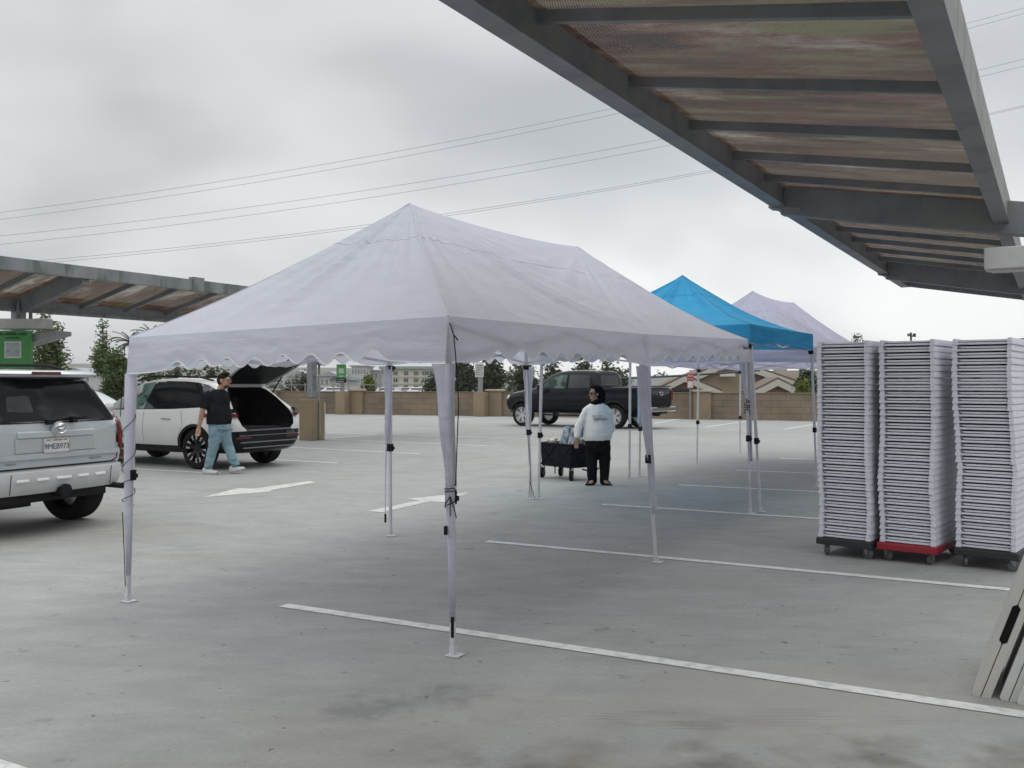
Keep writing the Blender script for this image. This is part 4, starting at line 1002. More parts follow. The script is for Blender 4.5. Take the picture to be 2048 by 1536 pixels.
mb = MB(); mb.prism([tgp(l, y, -.055) for l, y in inl], tgp(0, 0, -.03)); mb.build('gate_trim', m_black, tg)
mb = MB()
for sg in (-1, 1):
    mb = MB(); mb.tube([tgp(.05, sg * .56, -.055), tgp(.55, sg * .67, -.06), tgp(.95, sg * .70, -.06)], .02, 6); mb.build('gate_frame', M('frame_grey', (.30, .31, .32), rough=.5), tg)
mb = MB()
for sg in (-1, 1): mb = MB(); mb.tube([V((-.15, sg * .63, -.20)), tgp(.42, sg * .66, -.06)], .014, 6); mb.build('gas_strut', m_black, tg)
mb = MB(); mb.box((.0, 0, .0), (.10, .9, .03)); mb.build('hinge_bar', m_black, tg)
# dark silver car beyond it
pc = at(236, 810, 23.0)
pcar = thing('parked_car', 'silver car mostly hidden between the silver vehicle and the white car', 'car', (pc.x - 1.2, 23.5, 0), rzw, 'cars parked on the left side')
st2 = [(-1.0, .4, .55, .85, .9, .6, .75, .75, .6), (-.9, .3, .58, .95, 1.02, .8, .88, .82, .7), (-.5, .26, .58, .97, 1.25, .84, .9, .84, .6), (0, .25, .58, .95, 1.42, .84, .9, .85, .56), (.9, .25, .58, .93, 1.46, .84, .9, .85, .56), (1.5, .25, .58, .92, 1.38, .84, .9, .85, .56), (2.1, .25, .56, .9, 1.08, .84, .9, .84, .6), (2.5, .25, .56, .86, .95, .84, .9, .8, .66), (3.2, .27, .54, .76, .82, .78, .86, .74, .6), (3.5, .34, .5, .6, .65, .6, .7, .6, .5)]
me = evald(body_mesh(st2)); sk2 = Skin(me.copy())
cs = [wheel_cut(x, .36, .3, m_well, min(sg * .58, sg * 1.2), max(sg * .58, sg * 1.2)) for x in (0, 2.7) for sg in (-1, 1)]
me = cut(me, cs, [m_silver]); split_body(me, [('body_shell', m_silver, lambda c: True)], pcar)
for sd in ('y+', 'y-'): sk2.patch([(-.45, 1.06), (-.1, 1.30), (.6, 1.38), (1.4, 1.33), (1.95, 1.08), (1.9, .99), (-.3, 1.0)], sd, 'side_window', m_glassin, pcar)
for x, y in ((0, .74), (0, -.74), (2.7, .74), (2.7, -.74)): wheel(pcar, x, y, .33, .22, 1 if y > 0 else -1, m_rimb, m_black, 5)

# ---------------- silver off-road vehicle seen from behind
he = V((.40, .917, 0)).normalized(); hs = V((-he.y, he.x, 0))
RW = V((-4.44, 10.78, 0))                     # right rear corner on the ground
sorig = RW - he * .95 + hs * .66; sorig.z = 0  # rear axle centre
suv = thing('parked_car', 'silver off-road vehicle seen from behind, cut off by the left edge', 'car', sorig, math.atan2(hs.y, hs.x), 'cars parked on the left side')
st = [(-.76, .56, .80, 1.10, 1.14, .74, .84, .84, .78), (-.74, .54, .80, 1.13, 1.17, .80, .89, .86, .80), (-.68, .54, .82, 1.16, 1.24, .84, .93, .88, .79), (-.56, .54, .82, 1.17, 1.44, .86, .945, .90, .74), (-.48, .54, .82, 1.175, 1.58, .86, .945, .90, .70),
      (-.40, .54, .82, 1.175, 1.655, .86, .945, .90, .69), (-.1, .54, .82, 1.17, 1.69, .86, .945, .905, .69), (.8, .52, .82, 1.15, 1.71, .86, .945, .905, .69), (1.7, .52, .82, 1.13, 1.70, .86, .945, .905, .68), (2.1, .52, .82, 1.12, 1.6, .86, .945, .9, .66), (2.6, .52, .82, 1.10, 1.25, .86, .945, .88, .7), (2.8, .52, .82, 1.08, 1.15, .86, .94, .86, .74), (3.5, .52, .8, 1.02, 1.08, .84, .92, .84, .72), (3.7, .56, .76, .9, .95, .74, .82, .74, .6)]
me = evald(body_mesh(st)); sks = Skin(me.copy())
cs = [wheel_cut(x, .47, .3, m_well, min(sg * .55, sg * 1.2), max(sg * .55, sg * 1.2)) for x in (0, 2.79) for sg in (-1, 1)]
me = cut(me, cs, [m_silver]); split_body(me, [('body_shell', m_silver, lambda c: True)], suv)
for x, y in ((.02, .80), (-.04, -.83), (2.79, .80), (2.79, -.80)): wheel(suv, x, y, .39, .28, 1 if y > 0 else -1, m_rimb, m_black, 6, .62)
# in this local frame the rear faces -x, right side is -y
def rr_(pts, r=.03, n=4):
    out = []
    for i, p in enumerate(pts):
        a, b = V((*pts[i - 1], 0)), V((*pts[(i + 1) % len(pts)], 0)); p = V((*p, 0)); u = (a - p).normalized() * r; w = (b - p).normalized() * r
        for k in range(n + 1):
            f = k / n; q = (p + u) * (1 - f) ** 2 + p * 2 * f * (1 - f) + (p + w) * f * f; out.append((q.x, q.y))
    return out
wo = [(-.79, 1.17), (.79, 1.17), (.70, 1.585), (-.70, 1.585)]
sks.patch(rr_([(-.815, 1.15), (.815, 1.15), (.715, 1.61), (-.715, 1.61)], .06), 'x-', 'window_seal', m_black, suv, off=.004)
sks.patch(rr_(wo, .06), 'x-', 'rear_window', m_glassin, suv, off=.009)
m_dim = M('reflection_paint', (.045, .05, .055), (.02, .022, .025), scale=5, rough=.6, spec=.1)
sks.patch(rr_([(.22, 1.26), (.52, 1.27), (.46, 1.42), (.20, 1.43)], .03), 'x-', 'painted_reflection', m_dim, suv, off=.011)  # slightly paler rectangle painted on the opaque glass as a dim reflection
0 and sks.patch(rr_([(-.28, 1.54), (-.62, 1.53), (-.70, 1.30), (-.52, 1.28)], .03), 'x-', 'window_reflection', M('reflection_paint2', (.022, .026, .030), rough=.3, spec=.1), suv, off=.011)
mb = MB(); sp = [[V((-.42 - d, y, z)) for d, z in ((.0, 1.70), (.16, 1.685), (.19, 1.655), (.17, 1.625), (.0, 1.60))] for y in (-.70, -.5, 0, .5, .70)]
for r_ in sp:
    for v in r_: v.x += .10 * (abs(v.y) / .70) ** 2
mb.loft(sp); mb.build('spoiler', m_silver, suv, smooth=35)
mb = MB(); mb.box((-.612, 0, 1.662), (.012, .36, .032)); mb.build('brake_light', M('brake_lamp_dull', (.12, .045, .035), rough=.7, spec=.1), suv, bevel=.005)
for sg in (-1, 1):
    mb = MB(); mb.tube([V((-.15, sg * .62, 1.70)), V((.1, sg * .62, 1.76)), V((1.2, sg * .62, 1.775)), V((1.7, sg * .60, 1.70))], .02, 6); mb.build('roof_rail', m_black, suv, smooth=True)
    # tall tail lamps
    sks.patch(rr_([(sg * .955, 1.16), (sg * .865, 1.20), (sg * .80, 1.16), (sg * .815, .86), (sg * .90, .80), (sg * .96, .84)], .03), 'x-', 'tail_light', m_tail, suv, off=.02, res=.03)
    L_ = [V((-.735, sg * .865, .80)), V((-.60, sg * .965, .82)), V((-.585, sg * .968, 1.02)), V((-.60, sg * .955, 1.22)), V((-.665, sg * .885, 1.26)), V((-.735, sg * .85, 1.05))]
    mb = MB(); mb.loft([[V((x, sg * y, z)) for x, y, z in ring] for ring in (
        [(-.755, .80, .84), (-.73, .885, .84), (-.60, .965, .86), (-.50, .965, .86), (-.50, .90, .86), (-.6, .82, .86)],
        [(-.760, .79, .95), (-.735, .89, .95), (-.60, .972, .95), (-.50, .972, .95), (-.50, .90, .95), (-.6, .82, .95)],
        [(-.745, .80, 1.10), (-.72, .885, 1.10), (-.58, .968, 1.12), (-.50, .968, 1.12), (-.50, .90, 1.12), (-.6, .82, 1.12)],
        [(-.69, .82, 1.21), (-.66, .87, 1.22), (-.56, .94, 1.25), (-.50, .94, 1.25), (-.50, .90, 1.25), (-.6, .83, 1.22)])])
    tl_ = mb.build('tail_light_housing', m_tail, suv, smooth=50)
    mb = MB(); mb.loft([[V((x, sg * y, z)) for x, y, z in ring] for ring in ([(-.757, .80, .82), (-.74, .888, .82), (-.60, .970, .84), (-.6, .85, .84)], [(-.764, .79, .90), (-.74, .895, .90), (-.60, .976, .90), (-.6, .85, .90)])]); mb.build('reverse_lamp', m_tailw, tl_, smooth=50)
    mb = MB(); mb.loft([[V((x, sg * y, z)) for x, y, z in ring] for ring in ([(-.748, .805, 1.08), (-.722, .892, 1.08), (-.58, .974, 1.10), (-.6, .85, 1.1)], [(-.695, .825, 1.20), (-.665, .88, 1.21), (-.56, .946, 1.235), (-.6, .85, 1.22)])]); mb.build('reverse_lamp', m_tailw, tl_, smooth=50)
# bumper
mb = MB(); pl = [(-.80, 0), (-.79, .45), (-.75, .78), (-.62, .93), (-.42, .955)]; pl = [(x, -y) for x, y in pl[:0:-1]] + pl
mb.loft([[V((x, y, .44)), V((x - .045, y * 1.0, .50)), V((x - .06, y * 1.01, .60)), V((x - .05, y * 1.01, .665)), V((x + .04, y * .98, .68)), V((x + .08, y * .94, .68)), V((x + .10, y * .92, .44))] for x, y in pl]); bo = mb.build('rear_bumper', m_silver2, suv, smooth=30)
for y in (-.48, -.25, 0, .25, .48):
    mb = MB(); mb.box((-.865 + abs(y) * .03, y, .585), (.02, .14 if y else .18, .028)); mb.build('step_mark', M('bumper_white', (.75, .75, .72), rough=.4), bo, bevel=.006)
mb = MB(); mb.bar((-.84, -.62, .46), (-.865, -.62, .66), .006); mb.bar((-.84, .62, .46), (-.865, .62, .66), .006); mb.build('bumper_seam', m_black, bo)
for sg in (-1, 1):
    mb = MB(); mb.box((-.665, sg * .90, .775), (.16, .06, .10), Matrix.Rotation(sg * R(-38), 3, 'Z')); mb.build('reflector', m_tail, suv, bevel=.01)
sks.line([(-.82, 1.1), (-.83, .85), (-.80, .73), (-.72, .70), (.72, .70), (.80, .73), (.83, .85), (.82, 1.1)], 'x-', 'gate_seam', m_black, suv, .014, .002)
sks.patch([(-.80, .70), (.80, .70), (.80, .69), (-.80, .69)], 'x-', 'bumper_gap', m_black, suv, off=.01)
sks.patch(rr_([(-.82, .845), (.82, .845), (.82, .79), (-.82, .79)], .02), 'x-', 'gate_ridge', m_silver, suv, off=.012, thick=.012)
# plate garnish, plate, emblem, wiper
xr = sks.hit((-3, 0, 1.05), (1, 0, 0)).x
mb = MB(); mb.box((xr - .010, 0, 1.035), (.034, .95, .07)); mb.lathe([(.082, -.02), (.082, .02), (.07, .024)], (xr - .026, 0, 1.082), 'x', 28); mb.build('handle_garnish', m_silver, suv, bevel=.012)
mb = MB(); mb.box((xr - .006, 0, .925), (.02, .99, .15)); mb.build('plate_recess', M('recess_silver', (.45, .465, .475), rough=.35, metal=.3), suv, bevel=.01)
mb = MB()
def torus_x(c, ry, rz_, r, n=28): mb.tube([V(c) + V((0, math.cos(2 * PI * i / n) * ry, math.sin(2 * PI * i / n) * rz_)) for i in range(n + 1)], r, 5)
torus_x((xr - .060, 0, 1.09), .070, .048, .006); torus_x((xr - .060, 0, 1.108), .044, .018, .005); torus_x((xr - .060, 0, 1.085), .017, .040, .005); mb.build('oval_emblem', m_chrome, suv)
pltm = M('plate_white', (.60, .60, .58), (.55, .55, .53), scale=20, rough=.5); m_nav = M('plate_blue', (.02, .03, .10), rough=.5)
mb = MB(); mb.box((xr - .022, 0.02, .918), (.012, .31, .150)); p_ = mb.build('licence_plate', pltm, suv, bevel=.004)
mb = MB(); mb.box((xr - .021, 0.02, .845), (.018, .33, .012)); mb.box((xr - .021, 0.02, .993), (.018, .33, .008)); mb.box((xr - .021, 0.18, .918), (.018, .01, .15)); mb.box((xr - .021, -.14, .918), (.018, .01, .15)); mb.build('plate_frame', m_chrome, suv)
text_obj('plate_number', '9MEB973', .080, m_nav, p_, (xr - .0295, .02, .905), (PI / 2, 0, -PI / 2), .001)
text_obj('plate_state', 'California', .032, M('plate_red', (.35, .05, .06), rough=.5), p_, (xr - .0295, .02, .975), (PI / 2, 0, -PI / 2), .0006, shear=.3)
mb = MB()
for y in (.125, -.085): mb.box((xr - .029, y, .974), (.002, .045, .014))
mb.build('plate_sticker', M('sticker_olive', (.25, .22, .05), rough=.6), p_)
mb = MB(); mb.tube([V((xr + .01, -.17, 1.185)), V((xr + .0, -.30, 1.20)), V((xr - .02, -.15, 1.205)), V((xr - .03, .12, 1.165))], .014, 6); mb.box((xr - .03, -.19, 1.175), (.05, .06, .06)); mb.box((xr - .035, .12, 1.158), (.05, .06, .05)); mb.tube([V((xr + .01, -.40, 1.205)), V((xr - .01, 0, 1.20))], .006, 5); mb.build('rear_wiper', m_black, suv)
# underbody, hitch, exhaust
mb = MB(); mb.box((-.45, 0, .44), (.6, 1.3, .18)); mb.bar((0, -.72, .39), (0, .72, .39), .10, .10); mb.ell((0, .0, .39), (.14, .16, .14)); mb.box((-.2, .35, .36), (.6, .5, .16)); mb.build('underbody', m_black, suv)
mb = MB(); mb.box((-.80, 0, .44), (.16, .10, .10)); mb.lathe([(.07, 0), (.07, .03)], (-.90, 0, .45), 'x', 16); mb.bar((-.76, -.45, .46), (-.76, .45, .46), .06, .06); mb.build('tow_hitch', m_black, suv)
mb = MB(); mb.tube([V((-.35, -.55, .46)), V((-.7, -.70, .44)), V((-.86, -.80, .42))], .032, 10); mb.build('exhaust_pipe', m_black, suv, smooth=True)
sks.patch([(-.42, .76), (-.58, .76), (-.58, .745), (-.42, .745)], 'x-', 'badge', m_chrome, suv, off=.006); sks.patch([(.48, .76), (.60, .76), (.60, .745), (.48, .745)], 'x-', 'badge', m_chrome, suv, off=.006)

# ---------------- black pickup
th_ = V((-.815, .58, 0)).normalized(); te = V((.58, .815, 0))
NR = gp(1237, 857.5); torig = NR + te * .84 + V((-.10, 0, 0)); torig.z = 0
trk = thing('pickup_truck', 'black crew cab pickup truck in front of the block wall', 'pickup truck', torig, math.atan2(th_.y, th_.x))
st = [(-1.30, .66, .86, 1.24, 1.30, .80, .90, .92, .90), (-1.27, .64, .86, 1.36, 1.42, .86, .96, .95, .92), (-1.15, .60, .88, 1.40, 1.455, .90, .99, .95, .91), (-.6, .55, .88, 1.41, 1.47, .90, 1.0, .95, .91), (.45, .50, .88, 1.40, 1.47, .90, 1.0, .95, .91), (.66, .50, .88, 1.38, 1.47, .90, 1.0, .95, .91), (.69, .50, .88, 1.38, 1.50, .90, 1.0, .95, .90), (.72, .50, .88, 1.37, 1.78, .90, 1.0, .95, .82), (.78, .50, .88, 1.37, 1.97, .90, 1.0, .95, .78),
      (.86, .48, .88, 1.36, 2.02, .90, 1.0, .95, .775), (1.1, .48, .88, 1.36, 2.035, .90, 1.0, .95, .77), (1.8, .48, .88, 1.34, 2.05, .90, 1.0, .95, .76), (2.5, .48, .88, 1.33, 2.0, .90, 1.0, .95, .75), (2.85, .48, .88, 1.32, 1.84, .90, 1.0, .94, .74), (3.25, .48, .88, 1.31, 1.54, .90, 1.0, .93, .78), (3.45, .48, .88, 1.27, 1.38, .90, 1.0, .92, .84), (4.2, .50, .86, 1.20, 1.30, .90, .99, .92, .82), (4.55, .52, .80, 1.12, 1.20, .88, .97, .90, .78), (4.68, .56, .78, .98, 1.04, .82, .92, .86, .72)]
me = evald(body_mesh(st)); skt = Skin(me.copy())
cs = [wheel_cut(x, .50, .3, m_well, min(sg * .6, sg * 1.2), max(sg * .6, sg * 1.2)) for x in (0, 3.88) for sg in (-1, 1)]
mb = MB(); mb.box((-.30, 0, 1.35), (1.72, 1.62, .72)); cs.append(cutter(mb, m_well))
me = cut(me, cs, [m_truckp]); split_body(me, [('truck_body', m_truckp, lambda c: True)], trk)
for x, y in ((0, .84), (0, -.84), (3.88, .84), (3.88, -.84)): wheel(trk, x, y, .42, .27, 1 if y > 0 else -1, m_rimb, m_black, 6, .68)
m_tint = M('pickup_glass', (.045, .045, .05), (.07, .07, .075), scale=2, rough=.08, coat=0, spec=.15)
for sd in ('y+', 'y-'):
    skt.patch(rr_([(.98, 1.42), (1.88, 1.40), (1.88, 1.88), (1.06, 1.86)], .05), sd, 'rear_door_window', m_tint, trk, off=.006)
    skt.patch(rr_([(1.98, 1.40), (3.05, 1.38), (2.72, 1.72), (2.42, 1.86), (1.98, 1.88)], .04), sd, 'front_door_window', M('pickup_glass_front', (.03, .045, .04), (.12, .17, .15), scale=2.4, rough=.08, coat=0, spec=.15, lo=.5, hi=.6), trk, off=.006)
    for pts in ([(1.93, 1.95), (1.93, .56)], [(.93, 1.38), (.80, 1.1), (.74, .9)], [(3.12, 1.32), (3.14, .6)], [(.72, 1.38), (.72, .62)]): skt.line(pts, sd, 'door_seam', m_well, trk, .014)
    for x0 in (1.10, 2.10): skt.patch(rr_([(x0, 1.20), (x0 + .24, 1.20), (x0 + .24, 1.235), (x0, 1.235)], .012), sd, 'door_handle', m_truckp, trk, off=.03, thick=.02)
    pts = [(math.cos(a) * .57, .42 + math.sin(a) * .57) for a in [PI * i / 16 for i in range(17)]]; pin = [(math.cos(a) * .50, .42 + math.sin(a) * .50) for a in [PI * i / 16 for i in range(16, -1, -1)]]
    for xo in (0, 3.88): skt.patch([(p[0] + xo, p[1]) for p in pts + pin], sd, 'arch_trim', m_clad, trk, off=.012, res=.08, thick=.012)
    skt.patch([(.9, .86), (3.2, .86), (3.2, .83), (.9, .83)], sd, 'side_moulding', m_clad, trk, off=.008, thick=.006)
skt.patch(rr_([(-.66, 1.50), (-.60, 1.86), (.60, 1.86), (.66, 1.50)], .05), 'x-', 'rear_window', m_tint, trk, off=.006)
for sg in (-1, 1):
    mb = MB(); mb.prism([V((-1.325, sg * .93, 1.32)), V((-1.325, sg * .80, 1.32)), V((-1.315, sg * .80, 1.0)), V((-1.315, sg * .93, 1.0))], (.05, 0, 0))
    mb.prism([V((-1.30, sg * .965, 1.33)), V((-1.05, sg * 1.005, 1.33)), V((-1.02, sg * 1.005, 1.20)), V((-1.18, sg * 1.0, 1.0)), V((-1.30, sg * .965, .98))], (0, -sg * .05, 0)); mb.build('tail_light', m_tail, trk, bevel=.006)
    mb = MB(); mb.prism([V((-1.20, sg * 1.008, 1.29)), V((-1.08, sg * 1.012, 1.29)), V((-1.06, sg * 1.012, 1.22)), V((-1.17, sg * 1.008, 1.10))], (0, -sg * .01, 0)); mb.build('lamp_centre', m_truckp, trk)
    mb = MB(); mb.ell((4.50, sg * .85, 1.02), (.12, .10, .13)); mb.build('headlight', m_tailw, trk, smooth=True)
    mb = MB(); mb.box((2.95, sg * 1.17, 1.42), (.10, .24, .20)); mb.bar((2.98, sg * .98, 1.34), (2.96, sg * 1.12, 1.38), .05); mb.build('mirror', m_truckp, trk, bevel=.03)
    mb = MB(); mb.box((2.0, sg * .97, .44), (2.2, .16, .05)); mb.build('running_board', m_black, trk, bevel=.01)
    mb = MB(); mb.box((-.30, sg * .885, 1.475), (1.8, .10, .02)); mb.build('bed_rail', m_black, trk, bevel=.005)
mb = MB(); mb.box((-1.36, 0, .68), (.16, 1.86, .17)); mb.build('rear_bumper', m_chrome, trk, bevel=.03)
mb = MB(); mb.box((-1.45, 0, .77), (.04, .9, .02)); mb.box((-1.38, 0, .56), (.10, .5, .06)); mb.box((-1.35, .4, .5), (.2, .1, .1)); mb.build('tow_hitch', m_black, trk)
mb = MB(); mb.box((-1.29, 0, 1.455), (.06, 1.66, .02)); tgl = mb.build('tailgate_cap', m_black, trk, bevel=.004)
mb = MB()
xe = -1.325; mb.tube([V((xe, math.cos(2 * PI * i / 24) * .13, 1.22 + math.sin(2 * PI * i / 24) * .055)) for i in range(25)], .010, 5); mb.build('oval_emblem', m_chrome, trk)
mb = MB(); mb.lathe([(.001, -.004), (.115, -.004), (.115, .004)], (xe + .002, 0, 0), 'x', 24); o = mb.build('emblem_disc', M('emblem_navy', (.01, .015, .04), rough=.3), trk); o.location = (0, 0, 1.22); o.scale = (1, 1, .42)
mb = MB(); mb.box((.86, 0, 2.02), (.06, .30, .03)); mb.build('brake_light', m_tail, trk)
mb = MB(); mb.box((3.6, 0, .55), (2.0, 1.3, .1)); mb.box((.2, 0, .55), (2.6, .9, .16)); mb.bar((0, -.8, .42), (0, .8, .42), .12); mb.build('chassis', m_black, trk)
# ================================================================= people and wagon
def hand(mb, wrist, d, side, curl=.5, s=1.0, thumb=None):
    """palm + five fingers of unequal length, d = direction the hand points, side = direction across the knuckles"""
    d = V(d).normalized(); side = V(side).normalized(); n = d.cross(side).normalized(); w = V(wrist)
    mb.tube([w - d * .03, w + d * .02 * s, w + d * .055 * s, w + d * .085 * s], [(.024 * s, .019 * s), (.034 * s, .018 * s), (.042 * s, .017 * s), (.038 * s, .015 * s)], 10)
    for k, (o, l) in enumerate(((-.030, .058), (-.011, .068), (.010, .066), (.029, .052))):
        p = w + d * .08 * s + side * o * s; a = 0; pts = [p - d * .01]
        q = p; dd = d
        for j in range(3):
            a = curl * (.55 + .15 * k) ; dd = (dd * math.cos(a) + n * math.sin(a)).normalized(); n2 = n
            q = q + dd * l * s * (.45, .32, .23)[j]; pts.append(q)
        mb.tube(pts, [.0095 * s, .009 * s, .0085 * s, .007 * s], 7)
    p = w + d * .025 * s - side * .03 * s; td = V(thumb).normalized() if thumb else (d * .7 - side * .7).normalized()
    mb.tube([p, p + td * .03 * s, p + (td + d * .5).normalized() * .058 * s], [.013 * s, .011 * s, .009 * s], 7)
def head_mesh(mb, c, f, s=1.0):
    """skull, jaw, nose, ears; f = facing direction (unit, horizontal)"""
    f = V(f).normalized(); r = V((f.y, -f.x, 0)); rot = Matrix((r, f, Z)).transposed()
    def L(x, y, z): return V(c) + (r * x + f * y + Z * z) * s
    mb.ell(L(0, -.012, .03), (.074 * s, .092 * s, .088 * s), 18, rot); mb.ell(L(0, .018, -.035), (.058 * s, .066 * s, .078 * s), 16, rot); mb.ell(L(0, .040, -.085), (.034 * s, .030 * s, .028 * s), 12, rot)
    mb.tube([L(0, .078, .022), L(0, .098, -.008), L(0, .106, -.022)], [.009 * s, .013 * s, .014 * s], 8)
    mb.ell(L(0, .078, .032), (.05 * s, .012 * s, .010 * s), 10, rot)
    for sx_ in (-1, 1):
        mb.ell(L(sx_ * .076, -.008, .0), (.012 * s, .020 * s, .032 * s), 8, rot); mb.ell(L(sx_ * .036, .062, -.018), (.024 * s, .02 * s, .02 * s), 8, rot)
    mb.ell(L(0, .082, -.050), (.022 * s, .010 * s, .006 * s), 8, rot); mb.ell(L(0, .079, -.062), (.019 * s, .010 * s, .007 * s), 8, rot)
    return L, rot
m_jeans = M('denim_light', (.15, .235, .29), (.21, .31, .37), scale=7, rough=.9, bump=.3, bscale=22)
m_shirtb = M('black_cotton', (.010, .011, .015), (.017, .018, .022), scale=8, rough=.95, bump=.3, bscale=14, spec=.05)
m_hair = M('black_hair', (.008, .007, .006), (.02, .016, .014), scale=50, rough=.7, bump=.5, bscale=90, spec=.1)
m_shoe = M('white_trainer', (.58, .59, .58), (.48, .49, .48), scale=14, rough=.6)
m_sole = M('shoe_sole', (.30, .31, .30), rough=.8)
# ---- man walking right
po = V((-5.0, 16.40, 0))
man = thing('person', 'man in black t-shirt, light blue jeans, glasses and white trainers walking right', 'person', po)
fdir = V((.97, -.26, 0)).normalized()
mb = MB(); Lm, rotm = head_mesh(mb, (.040, -.02, 1.60), fdir, 1.14)
mb.tube([V((-.005, 0, 1.53)), V((-.03, 0, 1.46)), V((-.05, 0, 1.40))], [.058, .062, .075], 12)
mb.limb([V((-.07, 0, 1.42)), V((-.07, 0, 1.30)), V((-.06, 0, 1.1)), V((-.06, 0, .9))], [(.12, .10), (.16, .15), (.16, .16), (.14, .14)])
# near arm
sh, el, wr = V((-.235, -.14, 1.33)), V((-.285, -.20, 1.06)), V((-.335, -.20, .83))
mb.tube([sh + V((.03, 0, .02)), lerp(sh, el, .5), el, lerp(el, wr, .3), wr, wr + V((-.005, 0, -.03))], [.055, .052, .044, .046, .030, .026], 12)
hand(mb, wr + V((-.005, 0, -.02)), (-.12, -.05, -1), (1, .25, 0), .32, 1.12, (.4, -.2, -.8))
sh2, el2, wr2 = V((.0, .16, 1.33)), V((-.02, .22, 1.06)), V((.02, .22, .84))
mb.tube([sh2, el2, lerp(el2, wr2, .4), wr2], [.052, .044, .044, .028], 12); hand(mb, wr2, (.5, -.1, -.8), (.8, .3, .4), .4, 1.1)
for a_, b_ in ((V((-.195, -.06, .12)), V((-.13, -.05, .5))), (V((.19, .06, .14)), V((.10, .05, .5)))): mb.tube([a_ - Z * .05, a_, b_], [.035, .042, .06], 10)
mb.build('body', m_skin, man, remesh=.0085, sm=2)
mb = MB(); mb.ell(Lm(0, -.016, .046), (.088, .104, .098), 20, rotm); mb.ell(Lm(0, .020, .108), (.078, .078, .040), 14, rotm); mb.ell(Lm(0, -.055, .01), (.086, .070, .088), 14, rotm)
bmesh.ops.bisect_plane(mb.bm, geom=mb.bm.verts[:] + mb.bm.edges[:] + mb.bm.faces[:], plane_co=Lm(0, .068, .062), plane_no=(fdir * .86 - Z * .5).normalized(), clear_outer=True)
mb.build('hair', m_hair, man, smooth=True)
m_beard = M('beard_dark', (.035, .022, .016), (.06, .04, .03), scale=60, rough=.9)
mb = MB(); mb.ell(Lm(0, .030, -.070), (.056, .062, .046), 16, rotm); mb.ell(Lm(.0, .080, -.037), (.030, .012, .008), 10, rotm)
bmesh.ops.bisect_plane(mb.bm, geom=mb.bm.verts[:] + mb.bm.edges[:] + mb.bm.faces[:], plane_co=Lm(0, .0, -.036), plane_no=Z, clear_outer=True)
mb.build('beard', m_beard, man, smooth=True)
mb = MB()
for sx_ in (-1, 1): mb.tube([Lm(sx_ * .036 + math.cos(a) * .028, .094 - abs(math.cos(a)) * .004 * sx_ * math.copysign(1, math.cos(a)), .008 + math.sin(a) * .020) for a in [2 * PI * i / 14 for i in range(15)]], .0042, 5)
mb.tube([Lm(-.012, .098, .010), Lm(.012, .098, .010)], .004, 5)
for sx_ in (-1, 1): mb.tube([Lm(sx_ * .064, .088, .012), Lm(sx_ * .082, .02, .014), Lm(sx_ * .082, -.01, .008)], .0038, 5)
mb.build('glasses', M('glasses_maroon', (.08, .012, .012), rough=.3), man)
# t-shirt
mb = MB(); mb.limb([V((-.045, 0, 1.455)), V((-.06, 0, 1.435)), V((-.075, 0, 1.40)), V((-.075, 0, 1.30)), V((-.07, 0, 1.18)), V((-.055, 0, 1.05)), V((-.055, 0, .95)), V((-.06, 0, .87)), V((-.06, 0, .855))],
    [(.075, .075), (.11, .10), (.165, .15), (.19, .175), (.195, .185), (.205, .20), (.212, .205), (.205, .20), (.195, .19)], 22)
mb.tube([V((-.17, -.09, 1.385)), sh, lerp(sh, el, .45) + V((-.01, 0, 0)), lerp(sh, el, .72) + V((-.012, 0, 0))], [.075, .085, .082, .080], 14)
mb.tube([V((.0, .10, 1.385)), sh2, lerp(sh2, el2, .5), lerp(sh2, el2, .72)], [.07, .08, .076, .074], 14)
folds(mb.build('t_shirt', m_shirtb, man, remesh=.012, sm=2), 0.03, .11)
# jeans, baggy
mb = MB()
mb.limb([V((-.055, 0, .93)), V((-.05, 0, .84)), V((-.045, 0, .76))], [(.185, .165), (.19, .17), (.175, .16)], 20)
mb.tube([V((-.09, -.06, .80)), V((-.105, -.07, .62)), V((-.14, -.07, .44)), V((-.175, -.07, .30)), V((-.21, -.07, .17)), V((-.225, -.07, .10))], [.120, .108, .088, .078, .074, .072], 16)
mb.tube([V((.0, .05, .80)), V((.045, .05, .62)), V((.085, .05, .46)), V((.14, .05, .32)), V((.19, .06, .20)), V((.215, .06, .13))], [.120, .106, .086, .076, .072, .070], 16)
for k in range(5): mb.tube([V((-.27 + .01 * k, -.12, .15 + .03 * k)), V((-.19, -.155, .14 + .03 * k)), V((-.12, -.12, .16 + .03 * k))], .012, 6)
for k in range(4): mb.tube([V((.12, -.01, .19 + .03 * k)), V((.19, -.02, .17 + .03 * k)), V((.23, .02, .19 + .03 * k))], .012, 6)
folds(mb.build('jeans', m_jeans, man, remesh=.012, sm=2), 0.035, .11)
